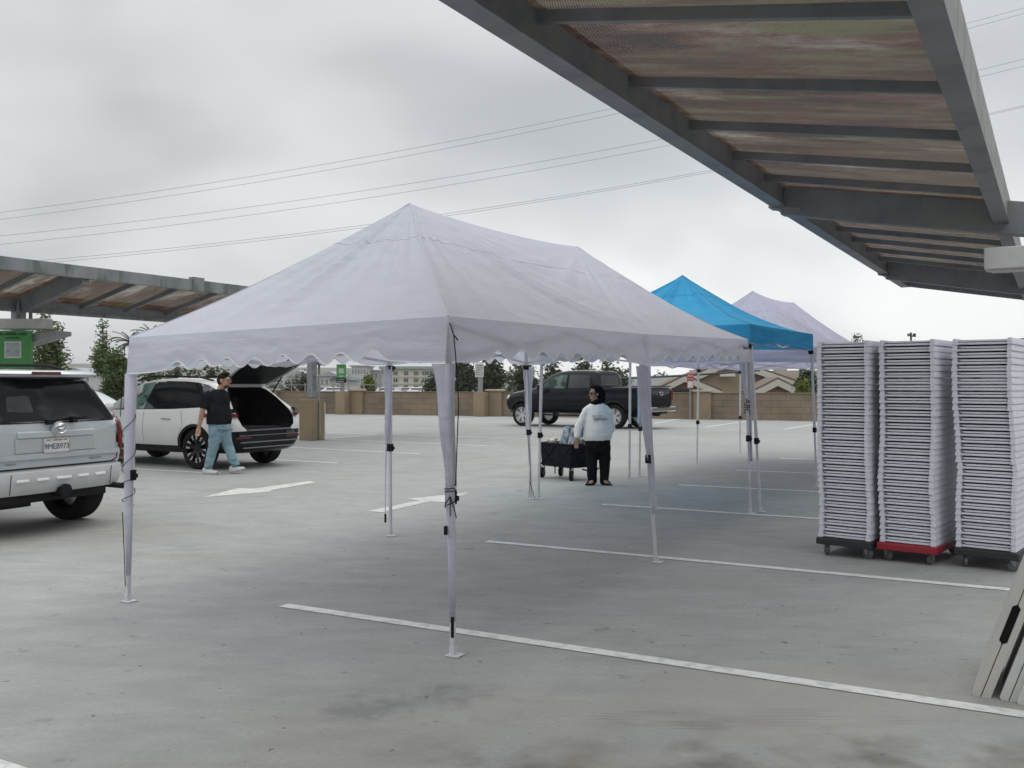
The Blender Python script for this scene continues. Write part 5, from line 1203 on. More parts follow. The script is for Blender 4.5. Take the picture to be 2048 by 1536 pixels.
def shoe(parent, heel, d, pitch=0, L_=.30, mt=m_shoe):
    d = V(d).normalized(); s_ = V((d.y, -d.x, 0)); u = (Z * math.cos(pitch) - d * math.sin(pitch)); f = (d * math.cos(pitch) + Z * math.sin(pitch)); rings = []
    for t_, w_, h_ in ((0, .030, .085), (.03, .038, .115), (.08, .040, .11), (.13, .042, .085), (.18, .047, .065), (.23, .048, .052), (.27, .040, .045), (.295, .018, .035)):
        rings.append([V(heel) + f * t_ * L_ / .3 + s_ * math.cos(a) * w_ + u * (.018 + h_ * max(0, math.sin(a)) + (-.004 if math.sin(a) < 0 else 0)) for a in [2 * PI * i / 16 for i in range(16)]])
    mb = MB(); mb.loft(rings); o = mb.build('shoe', mt, parent, smooth=50)
    rings = []
    for t_, w_ in ((-.008, .026), (.03, .042), (.13, .045), (.20, .052), (.26, .046), (.305, .018)):
        rings.append([V(heel) + f * t_ * L_ / .3 + s_ * w_ * a + u * (z + (.016 if t_ > .3 else 0)) for a, z in ((-1, 0), (1, 0), (1, .026), (-1, .026))])
    mb = MB(); mb.loft(rings); mb.build('sole', m_sole, o)
    return o
shoe(man, (-.31, -.07, .0), (1, -.15, 0), 0, .27); shoe(man, (.125, .06, .0), (1, -.12, 0), R(14), .27)
# ---- woman standing
wo = V((1.335, 14.62, 0))
wom = thing('person', 'woman in white long sleeve top, black trousers and black headscarf standing beside the wagon', 'person', wo)
wf = V((-.93, -.36, 0)).normalized(); wom.scale = (.90, .90, 1)
mb = MB(); Lw, rotw = head_mesh(mb, (-.065, -.02, 1.395), wf, 1.04)
mb.tube([V((-.04, 0, 1.33)), V((-.03, 0, 1.22))], [.06, .07], 12)
mb.limb([V((-.02, 0, 1.24)), V((-.02, 0, 1.1)), V((-.02, 0, .8)), V((-.02, 0, .66))], [(.09, .08), (.15, .12), (.18, .15), (.17, .15)])
shl, ell_, wl = V((-.25, -.03, 1.13)), V((-.355, -.06, .88)), V((-.385, -.10, .715))
mb.tube([shl + V((.04, 0, -.02)), ell_, wl], [.04, .042, .030], 12); hand(mb, wl + V((0, 0, -.01)), (-.06, -.1, -1), (1, .3, 0), .45, 1.05, (-.5, -.3, -.6))
shr, elr, wrr = V((.19, .02, 1.12)), V((.225, .06, .86)), V((.15, .16, .72))
mb.tube([shr + V((-.04, 0, -.02)), elr, wrr], [.04, .042, .030], 12); hand(mb, wrr, (-.6, .1, -.6), (.6, .5, -.4), .5, 1.0)
for a_ in (V((-.115, 0, .03)), V((.095, 0, .03))):
    mb.tube([a_ + V((0, 0, .25)), a_ + V((0, 0, .05))], [.05, .036], 10)
    sg = -1 if a_.x < 0 else 1
    mb.limb([a_ + V((sg * .0, -.02, .05)), a_ + V((sg * .02, -.08, .02)), a_ + V((sg * .03, -.13, .0))], [(.034, .06), (.042, .04), (.036, .02)], 12)
mb.build('body', M('skin_warm', (.36, .215, .15), (.30, .175, .12), scale=12, rough=.55), wom, remesh=.0085, sm=2)
m_scarf = M('black_scarf', (.006, .005, .009), (.012, .010, .014), scale=10, rough=.9, bump=.3, bscale=18, spec=.05)
mb = MB(); mb.ell(Lw(0, -.045, .035), (.098, .112, .108), 20, rotw); mb.ell(Lw(0, -.115, .0), (.085, .075, .09), 16, rotw); mb.ell(Lw(0, -.10, -.07), (.085, .09, .075), 16, rotw); mb.ell(Lw(0, -.03, -.11), (.078, .080, .050), 14, rotw); mb.ell(Lw(0, .03, .105), (.066, .05, .032), 12, rotw)
mb.tube([Lw(0, .0, -.10), Lw(0, -.02, -.16), Lw(0, -.05, -.20)], [.085, .10, .11], 14)
mb.build('headscarf', m_scarf, wom, remesh=.010, sm=2)
mb = MB()
for sx_ in (-1, 1):
    mb.ell(Lw(sx_ * .034, .086, .008), (.026, .006, .016), 10, rotw); mb.tube([Lw(sx_ * .06, .082, .014), Lw(sx_ * .078, .01, .016)], .004, 5)
mb.tube([Lw(-.012, .094, .012), Lw(.012, .094, .012)], .004, 5); mb.build('glasses', m_black, wom)
m_top = M('white_top', (.84, .83, .825), (.79, .785, .78), scale=4, rough=.9, bump=.5, bscale=7, trans=.08)
mb = MB()
mb.limb([V((-.03, 0, 1.262)), V((-.03, 0, 1.245)), V((-.03, 0, 1.20)), V((-.03, 0, 1.10)), V((-.025, -.01, .98)), V((-.02, -.015, .86)), V((-.015, -.01, .76)), V((-.015, 0, .70)), V((-.015, 0, .68))],
    [(.085, .08), (.12, .10), (.175, .13), (.225, .165), (.228, .185), (.24, .205), (.245, .205), (.232, .195), (.215, .18)], 26)
mb.tube([V((-.14, 0, 1.175)), shl + V((.03, 0, -.01)), ell_, lerp(ell_, wl, .7), lerp(ell_, wl, .98)], [.070, .074, .066, .056, .044], 14)
mb.tube([V((.09, 0, 1.175)), shr + V((-.02, 0, -.01)), elr, lerp(elr, wrr, .8)], [.070, .074, .066, .052], 14)
top = folds(mb.build('long_sleeve_top', m_top, wom, remesh=.011, sm=2), 0.022, .09)
mb = MB(); 
for i, (zz_, n_, w_) in enumerate(((1.055, 9, .19), (1.025, 11, .24), (1.0, 12, .26))): scribble(mb, V((-.135 + .01 * i, -.2, zz_)), V((1, .0, 0)), Z, n_, w_, .022, .005, i + 20)
mb.build('shirt_print', M('print_grey', (.08, .08, .10), rough=.8), wom)
m_trou = M('black_trousers', (.008, .008, .011), (.014, .014, .018), scale=9, rough=.95, bump=.25, bscale=14, spec=.05)
mb = MB(); mb.limb([V((-.015, 0, .76)), V((-.015, 0, .68)), V((-.015, 0, .58)), V((-.01, 0, .50))], [(.20, .17), (.215, .185), (.21, .175), (.19, .15)], 22)
mb.tube([V((-.11, 0, .60)), V((-.12, 0, .42)), V((-.115, 0, .25)), V((-.110, 0, .05)), V((-.11, 0, .022))], [.118, .105, .088, .078, .074], 16)
mb.tube([V((.085, 0, .60)), V((.100, 0, .42)), V((.098, 0, .25)), V((.095, 0, .05)), V((.095, 0, .022))], [.118, .105, .088, .078, .074], 16)
folds(mb.build('trousers', m_trou, wom, remesh=.011, sm=2), 0.025, .11)
for sg, x in ((-1, -.115), (1, .095)):
    mb = MB(); d = V((sg * .45 + (-.1 if sg < 0 else .1), -.85, 0)).normalized(); s_ = V((d.y, -d.x, 0)); h_ = V((x, .02, 0)) - d * .05
    mb.loft([[h_ + d * t_ + s_ * w_ * a + Z * z for a, z in ((-1, 0), (1, 0), (1, .022), (-1, .022))] for t_, w_ in ((0, .03), (.04, .042), (.12, .038), (.18, .048), (.22, .040), (.24, .02))]); so_ = mb.build('sandal', m_black, wom)
    mb = MB(); c = h_ + d * .15; mb.tube([c + s_ * .05 + Z * .02, c + s_ * .03 + Z * .05, c + Z * .058, c - s_ * .03 + Z * .05, c - s_ * .05 + Z * .02], .013, 6); mb.build('strap', m_black, so_)
# ---- folding wagon
Nn = V((.935, 15.15, 0)); d1 = V((-.60, .80, 0)); d2 = V((.80, .60, 0)); LW, WW = .78, .46
wg = thing('utility_wagon', 'black folding fabric wagon loaded with packs beside the woman', 'wagon', Nn)
def wp(u, v, z): return d1 * u + d2 * v + Z * z
m_cloth = M('wagon_cloth', (.012, .012, .02), (.02, .02, .03), scale=9, rough=.9, bump=.2, bscale=20, spec=.1)
mb = MB(); z0, z1 = .20, .57
mb.loft([[wp(.02, .02, z0), wp(LW - .02, .02, z0), wp(LW - .02, WW - .02, z0), wp(.02, WW - .02, z0)], [wp(.0, .0, z1), wp(LW, 0, z1), wp(LW, WW, z1), wp(0, WW, z1)], [wp(.02, .02, z1), wp(LW - .02, .02, z1), wp(LW - .02, WW - .02, z1), wp(.02, WW - .02, z1)], [wp(.035, .035, z0 + .02), wp(LW - .035, .035, z0 + .02), wp(LW - .035, WW - .035, z0 + .02), wp(.035, WW - .035, z0 + .02)]]); mb.build('fabric_tub', m_cloth, wg, bevel=.006)
mb = MB()
for u in (0, LW):
    for v in (0, WW): mb.bar(wp(u, v, .13), wp(u, v, z1 + .02), .022)
for v in (-.012, WW + .012):
    for (u0, u1) in ((0, LW / 2), (LW / 2, LW)): mb.bar(wp(u0, v, z0), wp(u1, v, z1 - .02), .014); mb.bar(wp(u0, v, z1 - .02), wp(u1, v, z0), .014)
    mb.bar(wp(0, v, z1 + .01), wp(LW, v, z1 + .01), .018)
for u in (-.012, LW + .012): mb.bar(wp(u, 0, z1 + .01), wp(u, WW, z1 + .01), .018); mb.bar(wp(u, 0, z0), wp(u, WW, z1 - .03), .014); mb.bar(wp(u, WW, z0), wp(u, 0, z1 - .03), .014)
mb.bar(wp(LW / 2, 0, z0), wp(LW / 2, 0, .09), .018); mb.build('frame', m_black, wg)
mb = MB(); mb.tube([wp(-.02, WW / 2, .18), wp(-.16, WW / 2 + .1, .14), wp(-.1, WW / 2 + .28, .19)], .014, 6); mb.build('pull_handle', m_black, wg)
for u, v, a in ((.02, .03, .3), (LW - .02, .03, .1), (.02, WW - .03, .8), (LW - .02, WW - .03, .2)):
    t = bpy.data.objects.new('wheel', None); C.objects.link(t); t.parent = wg; t.location = wp(u, v, .085); t.rotation_euler = (0, 0, R(60) + a)
    mb = MB(); mb.lathe([(.05, -.024), (.078, -.026), (.085, -.015), (.085, .015), (.078, .026), (.05, .024)], (0, 0, 0), 'y', 24); mb.build('tyre', m_rubber, t, smooth=40)
    mb = MB(); mb.lathe([(.001, -.03), (.048, -.026), (.048, .026), (.001, .03)], (0, 0, 0), 'y', 18); mb.build('hub', M('wheel_grey', (.06, .06, .065), rough=.6), t, smooth=40)
    mb = MB(); mb.bar((.02, -.034, 0), (.02, -.034, .1), .03, .008); mb.bar((.02, .034, 0), (.02, .034, .1), .03, .008); mb.box((.02, 0, .1), (.05, .07, .012)); mb.build('fork', m_galv, t)
# load
m_bott = M('wrapped_bottles', (.10, .15, .20), (.42, .47, .50), scale=13, rough=.25, coat=.4, stretch=(1, 1, .5), lo=.42, hi=.62, c3=(.04, .045, .08), s3=9)
def pack(u, v, z, w_, h_, tilt, label, m_, grp='wrapped bottle packs in the wagon'):
    t = thing('bottle_pack', label, 'pack', Nn + wp(u, v, z), 0, grp); mb = MB()
    ax = (Z * math.cos(tilt) + V((math.sin(tilt), 0, 0))).normalized()
    sx = V((math.cos(tilt), 0, -math.sin(tilt)))
    for i in range(2):
        for j in range(2):
            c = sx * (i - .5) * w_ * .55 + V((0, 1, 0)) * (j - .5) * w_ * .55
            mb.tube([c, c + ax * h_ * .7, c + ax * h_ * .86, c + ax * h_], [w_ * .33, w_ * .33, w_ * .25, w_ * .12], 12)
    mb.build('bottles', m_, t, smooth=45)
    mb = MB(); mb.tube([sx * 0 + ax * .02, ax * h_ * .5, ax * h_ * .92, ax * h_ * 1.02], [w_ * .66, w_ * .69, w_ * .60, w_ * .3], 14); mb.build('plastic_wrap', m_, t, smooth=45)
    return t
pack(.34, .12, .40, .14, .46, .22, 'tall clear wrapped bottle pack at the left of the wagon load', m_bott)
pack(.14, .14, .40, .14, .44, .18, 'clear wrapped bottle pack beside the woman hand', M('wrapped_blue', (.08, .10, .16), (.36, .40, .46), scale=15, rough=.25, coat=.4, stretch=(1, 1, .5), lo=.4, hi=.6))
pack(.20, .33, .46, .09, .50, .1, 'dark speckled wrapped roll standing at the back of the wagon', M('speckled_wrap', (.03, .035, .08), (.16, .18, .28), scale=26, rough=.4))
bx = thing('cardboard_tray', 'flat patterned cardboard tray lying across the wagon beside the woman', 'box', Nn + wp(.10, .34, .59))
mb = MB(); mb.box((.03, 0, .02), (.30, .26, .085), Matrix.Rotation(R(20), 3, 'Z')); bxo = mb.build('tray', M('printed_card', (.26, .21, .19), (.07, .05, .05), scale=22, rough=.8, lo=.48, hi=.54, stretch=(1, 1, 2)), bx, bevel=.004)
mb = MB(); mb.box((.03, 0, .075), (.26, .22, .03), Matrix.Rotation(R(20), 3, 'Z')); mb.build('paper_top', M('paper_white', (.65, .65, .63), rough=.8), bx, bevel=.006)
b2x = thing('paper_bag', 'small crumpled white bag at the left end of the wagon', 'bag', Nn + wp(.64, .14, .57))
mb = MB(); mb.ell((0, 0, .03), (.07, .06, .045), 12); mb.ell((.05, .02, .06), (.045, .04, .04), 10); mb.ell((-.05, .0, .05), (.03, .04, .03), 10)
for v in mb.bm.verts: v.co += V((noise.noise(v.co * 30), noise.noise(v.co * 30 + V((5, 0, 0))), noise.noise(v.co * 30 + V((9, 0, 0))))) * .014
mb.build('bag', M('bag_white', (.55, .54, .50), (.40, .36, .30), scale=18, rough=.8), b2x, smooth=True)
# ================================================================= trees, houses, wires
def leaf_mat(name, c1, c2, t=.25): return M(name, c1, c2, scale=1.4, rough=.7, trans=t, lo=.35, hi=.65, spec=.2)
m_leafd = leaf_mat('leaf_dark', (.042, .058, .034), (.088, .115, .062)); m_leafm = leaf_mat('leaf_mid', (.075, .105, .04), (.15, .19, .08), .35); m_leafy = leaf_mat('leaf_yellow', (.12, .15, .03), (.2, .22, .06))
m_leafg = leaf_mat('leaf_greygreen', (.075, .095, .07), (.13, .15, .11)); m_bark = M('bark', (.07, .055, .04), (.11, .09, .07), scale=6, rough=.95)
def crown_mesh(lobes, n, size, seed, clump=6, droop=0):
    rnd = random.Random(seed); vs = []; fs = []
    tot = sum(l[3] * l[4] * l[5] for l in lobes)
    for lb in lobes:
        cx_, cy_, cz_, rx, ry, rz = lb; k = max(3, int(n * rx * ry * rz / tot / clump))
        for _ in range(k):
            while True:
                p = V((rnd.uniform(-1, 1), rnd.uniform(-1, 1), rnd.uniform(-1, 1)))
                if .12 < p.length < 1: break
            p = p * (.55 + .45 * rnd.random()) / max(p.length, .3) * p.length ** .4 if rnd.random() < .6 else p
            if p.length > 1: p.normalize()
            c = V((cx_ + p.x * rx, cy_ + p.y * ry, cz_ + p.z * rz))
            for _ in range(clump):
                q = c + V((rnd.gauss(0, 1), rnd.gauss(0, 1), rnd.gauss(0, .8))) * size * 1.1
                d = V((rnd.gauss(0, 1), rnd.gauss(0, 1), rnd.gauss(0, .6) - droop)).normalized(); e_ = d.orthogonal().normalized()
                e_ = Matrix.Rotation(rnd.uniform(0, 6.28), 3, d) @ e_; s_ = size * rnd.uniform(.5, 1.2); i = len(vs)
                vs += [q - d * s_, q + e_ * s_ * .42, q + d * s_, q - e_ * s_ * .42]; fs.append((i, i + 1, i + 2, i + 3))
    return vs, fs
def mesh_obj(name, vs, fs, mat, parent):
    me = bpy.data.meshes.new(name); me.from_pydata([tuple(v) for v in vs], [], fs); me.materials.append(mat); o = bpy.data.objects.new(name, me); C.objects.link(o); o.parent = parent; return o
def tree(name, label, px, Y, top, wpx, mat, n=2400, size=.22, lobes=None, seed=1, grp=None, base=GZ, conic=False, low=None):
    """top: photo row of the tree top, wpx crown width in photo pixels"""
    X = (px - 1024) / F * Y; zt = H + (768 - top) / F * Y; w = wpx / F * Y / 2; rnd = random.Random(seed)
    t = thing(name, label, 'tree', (X, Y, base), 0, grp); hh = zt - base; zl = (low if low is not None else max(hh * .3, hh - w * 3.2))
    mb = MB(); tr = max(.08, w * .07)
    pts = [V((0, 0, 0)), V((.1 * w, 0, hh * .3)), V((.05 * w, .1, hh * .6)), V((0, 0, hh * .93))]
    mb.tube(pts, [tr, tr * .8, tr * .5, tr * .12], 8)
    for i in range(7):
        f = rnd.uniform(.35, .85); p = lerp(pts[1], pts[3], (f - .3) / .7); a = rnd.uniform(0, 6.28); r_ = w * rnd.uniform(.45, .85) * (1.15 - f if conic else 1)
        mb.tube([p, p + V((math.cos(a) * r_ * .5, math.sin(a) * r_ * .5, r_ * .3)), p + V((math.cos(a) * r_, math.sin(a) * r_, r_ * .5))], [tr * .4, tr * .25, tr * .08], 5)
    mb.build('trunk', m_bark, t, smooth=True)
    if lobes is None:
        lobes = []
        k = 12
        for i in range(k):
            f = (i + .5) / k; z = lerp(zl, hh, f)
            if conic: rr_ = w * (1.05 - f) * rnd.uniform(.75, 1.1); nn = 2
            else: rr_ = w * math.sin(PI * (.12 + .8 * f)) * rnd.uniform(.55, .8); nn = 2
            for _ in range(nn):
                a = rnd.uniform(0, 6.28); o_ = (rr_ * (.35 if conic else .5)) * rnd.uniform(.3, 1); s_ = rr_ * rnd.uniform(.5, .75) + .05
                lobes.append((math.cos(a) * o_, math.sin(a) * o_, z - s_ * .3, s_, s_, min(s_ * .8, (hh - zl) / k * 1.3 + .1)))
    vs, fs = crown_mesh(lobes, n, size, seed); mesh_obj('crown', vs, fs, mat, t); return t
TG = 'trees beyond the boundary wall'
T_ = [
 ('bamboo_tree', 'leafy tree beside the green sign, behind the silver vehicle roof', 92, 40, 610, 125, m_leafm, 5200, .105, 11, False),
 ('slender_tree', 'tall slender tree with a thin leafy spire left of the white tent', 205, 44, 640, 62, m_leafm, 2600, .095, 12, True),
 ('leafy_tree', 'bushy mid green tree between the slender spire and the tent corner', 232, 41, 690, 85, m_leafm, 6000, .105, 13, False),
 ('leafy_tree', 'green bushy tree behind the roof of the white car', 300, 43, 712, 150, m_leafm, 6500, .14, 14, False),
 ('leafy_tree', 'dark green tree under the left half of the tent valance', 385, 50, 726, 150, m_leafd, 6000, .16, 15, False),
 ('leafy_tree', 'brownish olive tree seen above the white car roof', 345, 47, 735, 80, m_leafg, 2400, .16, 16, False),
 ('leafy_tree', 'low dark tree just left of the raised car hatch', 450, 52, 738, 130, m_leafd, 5000, .16, 17, False),
 ('leafy_tree', 'olive tree between the white car roof and the raised tailgate', 505, 66, 742, 140, m_leafg, 4500, .2, 41, False),
 ('leafy_tree', 'dark tree seen through the valance scallops left of the man', 425, 64, 730, 90, m_leafd, 2600, .2, 42, False),
 ('leafy_tree', 'dark tree far behind the raised tailgate right corner', 548, 80, 752, 80, m_leafg, 2200, .24, 43, False),
 ('leafy_tree', 'dark bush like tree at the right of the raised hatch', 588, 62, 758, 70, m_leafd, 2000, .18, 18, False),
 ('leafy_tree', 'dark shrub left of the steel canopy column', 607, 60, 748, 40, m_leafg, 1500, .16, 19, False),
 ('round_tree', 'small bright green tree left of the pale apartment block', 737, 75, 750, 26, m_leafy, 1500, .16, 20, False),
 ('leafy_tree', 'dark tree in front of the right end of the apartment block', 868, 90, 750, 44, m_leafd, 2200, .24, 21, False),
 ('pine_tree', 'tall dark pine left of the white notice sign', 930, 85, 712, 62, m_leafd, 3000, .26, 22, False),
 ('pine_tree', 'dark pine behind the white notice sign', 985, 88, 706, 70, m_leafd, 3200, .26, 23, False),
 ('pine_tree', 'grey green pine between notice sign and pickup hood', 1022, 78, 742, 60, m_leafg, 2000, .22, 24, True),
 ('pine_tree', 'dark pine directly above the pickup hood', 1050, 88, 708, 72, m_leafd, 3200, .26, 25, False),
 ('pine_tree', 'dark pine behind the pickup cab front', 1105, 86, 716, 66, m_leafd, 2600, .26, 26, False),
 ('pine_tree', 'dark tree behind the pickup cab roof', 1165, 84, 712, 70, m_leafd, 2600, .26, 27, False),
 ('pine_tree', 'dark tree behind the rear edge of the pickup cab', 1215, 88, 722, 50, m_leafd, 1800, .26, 28, False),
 ('leafy_tree', 'loose grey green tree above the pickup bed', 1246, 76, 738, 46, m_leafg, 1500, .22, 29, False),
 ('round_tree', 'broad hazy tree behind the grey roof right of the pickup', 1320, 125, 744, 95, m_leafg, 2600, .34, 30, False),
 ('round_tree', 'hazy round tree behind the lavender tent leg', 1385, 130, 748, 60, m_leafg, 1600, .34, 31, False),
 ('leafy_tree', 'dark green tree beside the brown house roof', 1612, 58, 735, 52, m_leafd, 2400, .17, 32, False),
 ('leafy_tree', 'low yellow green bush at the foot of the dark tree by the chair stack', 1606, 52, 762, 50, m_leafy, 1800, .14, 33, False),
 ('bare_tree', 'sparse thin tree just above the left chair stack', 1712, 70, 668, 45, m_leafg, 170, .14, 34, False),
 ('leafy_tree', 'treetop showing beside the utility pole above the middle chair stack', 1826, 110, 683, 50, m_leafd, 900, .22, 35, False),
]
for (nm, lb, px, Y, top, wp, mt, n_, sz, sd, con) in T_:
    low = None
    tree(nm, lb, px, Y, top, wp, mt, n_, sz, None, sd, TG, conic=con)
# trees left of frame centre far back, palms near the tent corner
def palm(label, px, Y, top, seed, sc=1.0):
    X = (px - 1024) / F * Y; zt = H + (768 - top) / F * Y - GZ; t = thing('palm_tree', label, 'tree', (X, Y, GZ), 0, TG); rnd = random.Random(seed)
    mb = MB(); mb.tube([(0, 0, 0), (.1, 0, zt * .5), (0, 0, zt - .5)], [.16, .12, .10], 8); mb.build('trunk', m_bark, t, smooth=True)
    vs, fs = [], []
    for i in range(34):
        a = rnd.uniform(0, 6.28); el = rnd.uniform(-.5, 1.1); ln = rnd.uniform(.7, 1.15) * sc; p = V((0, 0, zt - .55)); d = V((math.cos(a) * math.cos(el), math.sin(a) * math.cos(el), math.sin(el)))
        for k in range(12):
            q = p + d * ln / 12; d = (d + V((0, 0, -.09))).normalized(); sd = d.cross(Z).normalized()
            for s_ in (-1, 1):
                tip = p + sd * s_ * .22 * sc * (1 - k / 13) + d * .14 - Z * .06; j = len(vs); vs += [p, q, tip]; fs.append((j, j + 1, j + 2))
            p = q
    mesh_obj('crown', vs, fs, m_leafd, t)
palm('palm with spiky fronds just above the tent left corner', 262, 46, 662, 3, 1.0)
palm('palm whose fronds peek over the tent roof left slope', 305, 48, 650, 5, 1.1)
# houses
m_hwall = M('house_stucco', (.36, .295, .215), (.32, .26, .19), scale=1.5, rough=.95); m_trim = M('house_trim', (.52, .50, .45), rough=.8)
m_roofb = M('brown_shingle', (.13, .10, .08), (.18, .14, .115), scale=3, rough=.95, stretch=(1, 1, 3)); m_roofg = M('grey_shingle', (.13, .14, .14), (.19, .195, .19), scale=3, rough=.95, stretch=(1, 1, 3))
m_win = M('window_dark', (.03, .035, .04), rough=.1)
def gable(root, pxa, pxp, pxb, yb, yp, Y, depth, wallm=m_hwall, roofm=m_roofb, tr=.28):
    """gable end facing the deck: base corners pxa / pxb at row yb, peak pxp at row yp"""
    a_, p, b_ = at(pxa, yb, Y), at(pxp, yp, Y), at(pxb, yb, Y); O = root.location; dv = V((.12, 1, 0)) * depth
    mb = MB(O); mb.prism([a_, p, b_, V((b_.x, Y, GZ)), V((a_.x, Y, GZ))], dv); mb.build('gable_wall', wallm, root)
    for (u, v) in ((a_, p), (b_, p)):
        d = (u - p).normalized(); e_ = u + d * .5; nn = V((0, 0, 1)); f = V((0, -.4, 0))
        mb = MB(O); mb.prism([p + f + nn * .05, e_ + f + nn * .05, e_ + f + nn * .22, p + f + nn * .22], dv + V((0, .4, 0))); mb.build('roof', roofm, root)
        mb = MB(O); mb.prism([p + f * 1.1 + nn * .10, e_ + f * 1.1 + nn * .10, e_ + f * 1.1 - nn * tr, p + f * 1.1 - nn * tr], V((0, .06, 0))); mb.build('rake_board', m_trim, root)
    return a_, p, b_
h = thing('house', 'beige stucco house with brown gabled roofs right of the pickup', 'house', (13, 60, GZ))
gable(h, 1345, 1459, 1605, 772, 722, 60, 14)
gable(h, 1512, 1552, 1592, 782, 762, 55, 4.6)
mb = MB(h.location); mb.prism([at(1500, 742, 66), at(1660, 740, 66), at(1690, 790, 58), at(1560, 790, 58)], (0, .3, -.2)); mb.build('side_roof', m_roofb, h)
mb = MB(h.location); q = at(1455, 749, 59.6); mb.box(q, (.95, .1, .2)); mb.box(q + V((0, -.08, -.1)), (1.0, .2, .05)); mb.build('gable_vent', m_trim, h)
mb = MB(h.location); q = at(1560, 748, 64); mb.box(q - Z * .5, (.75, .7, 2.0)); mb.box(q + V((-.6, 0, -.5)), (.3, .4, 1.4)); mb.build('chimney', M('chimney_pale', (.42, .38, .32), rough=.9), h)
h2 = thing('house', 'small beige gabled house with grey roof behind the red notice sign', 'house', (9, 54, GZ))
gable(h2, 1318, 1367, 1425, 780, 756, 53, 6, roofm=m_roofb, tr=.22)
mb = MB(h2.location); q = at(1366, 790, 52.9); mb.box(q, (1.2, .1, .7)); mb.build('window', m_win, h2)
h3 = thing('house', 'grey roofed house behind the pickup tailgate', 'house', (8.5, 66, GZ))
mb = MB(h3.location); mb.prism([at(1225, 783, 60), at(1300, 752, 68), at(1345, 752, 68), at(1420, 783, 60)], (0, .3, -.25)); mb.build('roof', m_roofg, h3)
mb = MB(h3.location); q = at(1310, 783, 62); mb.box((q.x, 64, GZ + 4.4), (6, 6, 8.8)); mb.build('wall', m_hwall, h3)
# far pale buildings
m_apt = M('apartment_cream', (.52, .49, .42), (.46, .435, .38), scale=.2, rough=.95); m_apr = M('apartment_roof', (.25, .30, .27), rough=.9)
ap = thing('apartment_block', 'pale cream apartment block with rows of windows far beyond the wall', 'building', (-40, 360, GZ))
q0, q1 = at(762, 738, 360), at(905, 738, 360)
mb = MB(ap.location); mb.box(((q0.x + q1.x) / 2, 366, (q0.z + GZ) / 2), (q1.x - q0.x, 12, q0.z - GZ)); mb.build('wall', m_apt, ap)
mb = MB(ap.location); mb.box(((q0.x + q1.x) / 2, 366, q0.z + .5), (q1.x - q0.x + 1.4, 13.6, 1.0)); mb.build('roof', m_apr, ap)
for j, yy in enumerate((746, 760, 774)):
    q = at(770, yy + 7, 359.6); mb = MB(ap.location); mb.box(((q0.x + q1.x) / 2, 359.9, q.z), (q1.x - q0.x, .3, .35)); mb.build('floor_band', m_trim, ap)
    for x_ in (776, 791, 812, 832, 849, 858, 866, 880, 893):
        q = at(x_, yy, 359.8); mb = MB(ap.location); mb.box(q, (1.5, .2, 1.3)); wo = mb.build('window', m_win, ap); mb = MB(ap.location); mb.box(q + V((0, -.12, 0)), (.15, .06, 1.3)); mb.build('mullion', m_trim, wo)
def far_box(label, pxa, pxb, ytop, Y, wallm, roofm, pitched=True, wins=6, rowsn=3):
    q0, q1 = at(pxa, ytop, Y), at(pxb, ytop, Y); hgt = q0.z - GZ; t = thing('far_building', label, 'building', ((q0.x + q1.x) / 2, Y, GZ), 0, 'pale buildings on the horizon'); O = t.location
    mb = MB(O); mb.box(((q0.x + q1.x) / 2, Y + 8, GZ + hgt / 2), (q1.x - q0.x, 16, hgt)); mb.build('wall', wallm, t)
    mb = MB(O); w_ = (q1.x - q0.x) / 2 + .6; c = (q0.x + q1.x) / 2
    if pitched: mb.prism([(c - w_, Y - .6, q0.z), (c, Y - .6, q0.z + w_ * .45), (c + w_, Y - .6, q0.z)], (0, 17, 0))
    else: mb.box((c, Y + 8, q0.z + .2), (w_ * 2, 17, .4))
    mb.build('roof', roofm, t)
    for j in range(rowsn):
        for i in range(wins):
            x = lerp(q0.x, q1.x, (i + .5) / wins); mb = MB(O); mb.box((x, Y - .05, q0.z - 1.6 - j * 2.9), ((q1.x - q0.x) / wins * .45, .1, 1.3)); mb.build('window', M('window_far', (.16, .17, .18), rough=.3), t)
    return t
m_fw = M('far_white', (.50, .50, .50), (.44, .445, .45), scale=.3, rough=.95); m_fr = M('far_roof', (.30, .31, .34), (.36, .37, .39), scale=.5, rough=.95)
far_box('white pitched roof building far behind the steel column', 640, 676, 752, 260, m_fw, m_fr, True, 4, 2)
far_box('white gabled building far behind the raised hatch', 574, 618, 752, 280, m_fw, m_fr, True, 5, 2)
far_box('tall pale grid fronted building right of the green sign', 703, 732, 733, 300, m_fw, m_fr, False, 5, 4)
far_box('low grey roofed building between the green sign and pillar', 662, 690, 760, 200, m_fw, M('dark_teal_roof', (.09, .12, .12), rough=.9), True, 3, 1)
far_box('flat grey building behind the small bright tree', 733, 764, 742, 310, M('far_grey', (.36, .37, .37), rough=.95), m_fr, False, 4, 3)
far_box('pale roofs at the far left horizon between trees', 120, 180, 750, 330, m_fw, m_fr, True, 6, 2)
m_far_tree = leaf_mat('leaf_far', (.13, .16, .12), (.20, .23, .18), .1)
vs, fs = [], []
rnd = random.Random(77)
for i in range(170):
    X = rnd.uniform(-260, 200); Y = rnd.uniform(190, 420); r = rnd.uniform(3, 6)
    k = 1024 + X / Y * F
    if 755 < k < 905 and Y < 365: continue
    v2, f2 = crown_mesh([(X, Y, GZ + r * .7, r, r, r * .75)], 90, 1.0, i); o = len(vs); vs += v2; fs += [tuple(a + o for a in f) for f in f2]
o = mesh_obj('distant_trees', vs, fs, m_far_tree, None); o['kind'] = 'stuff'
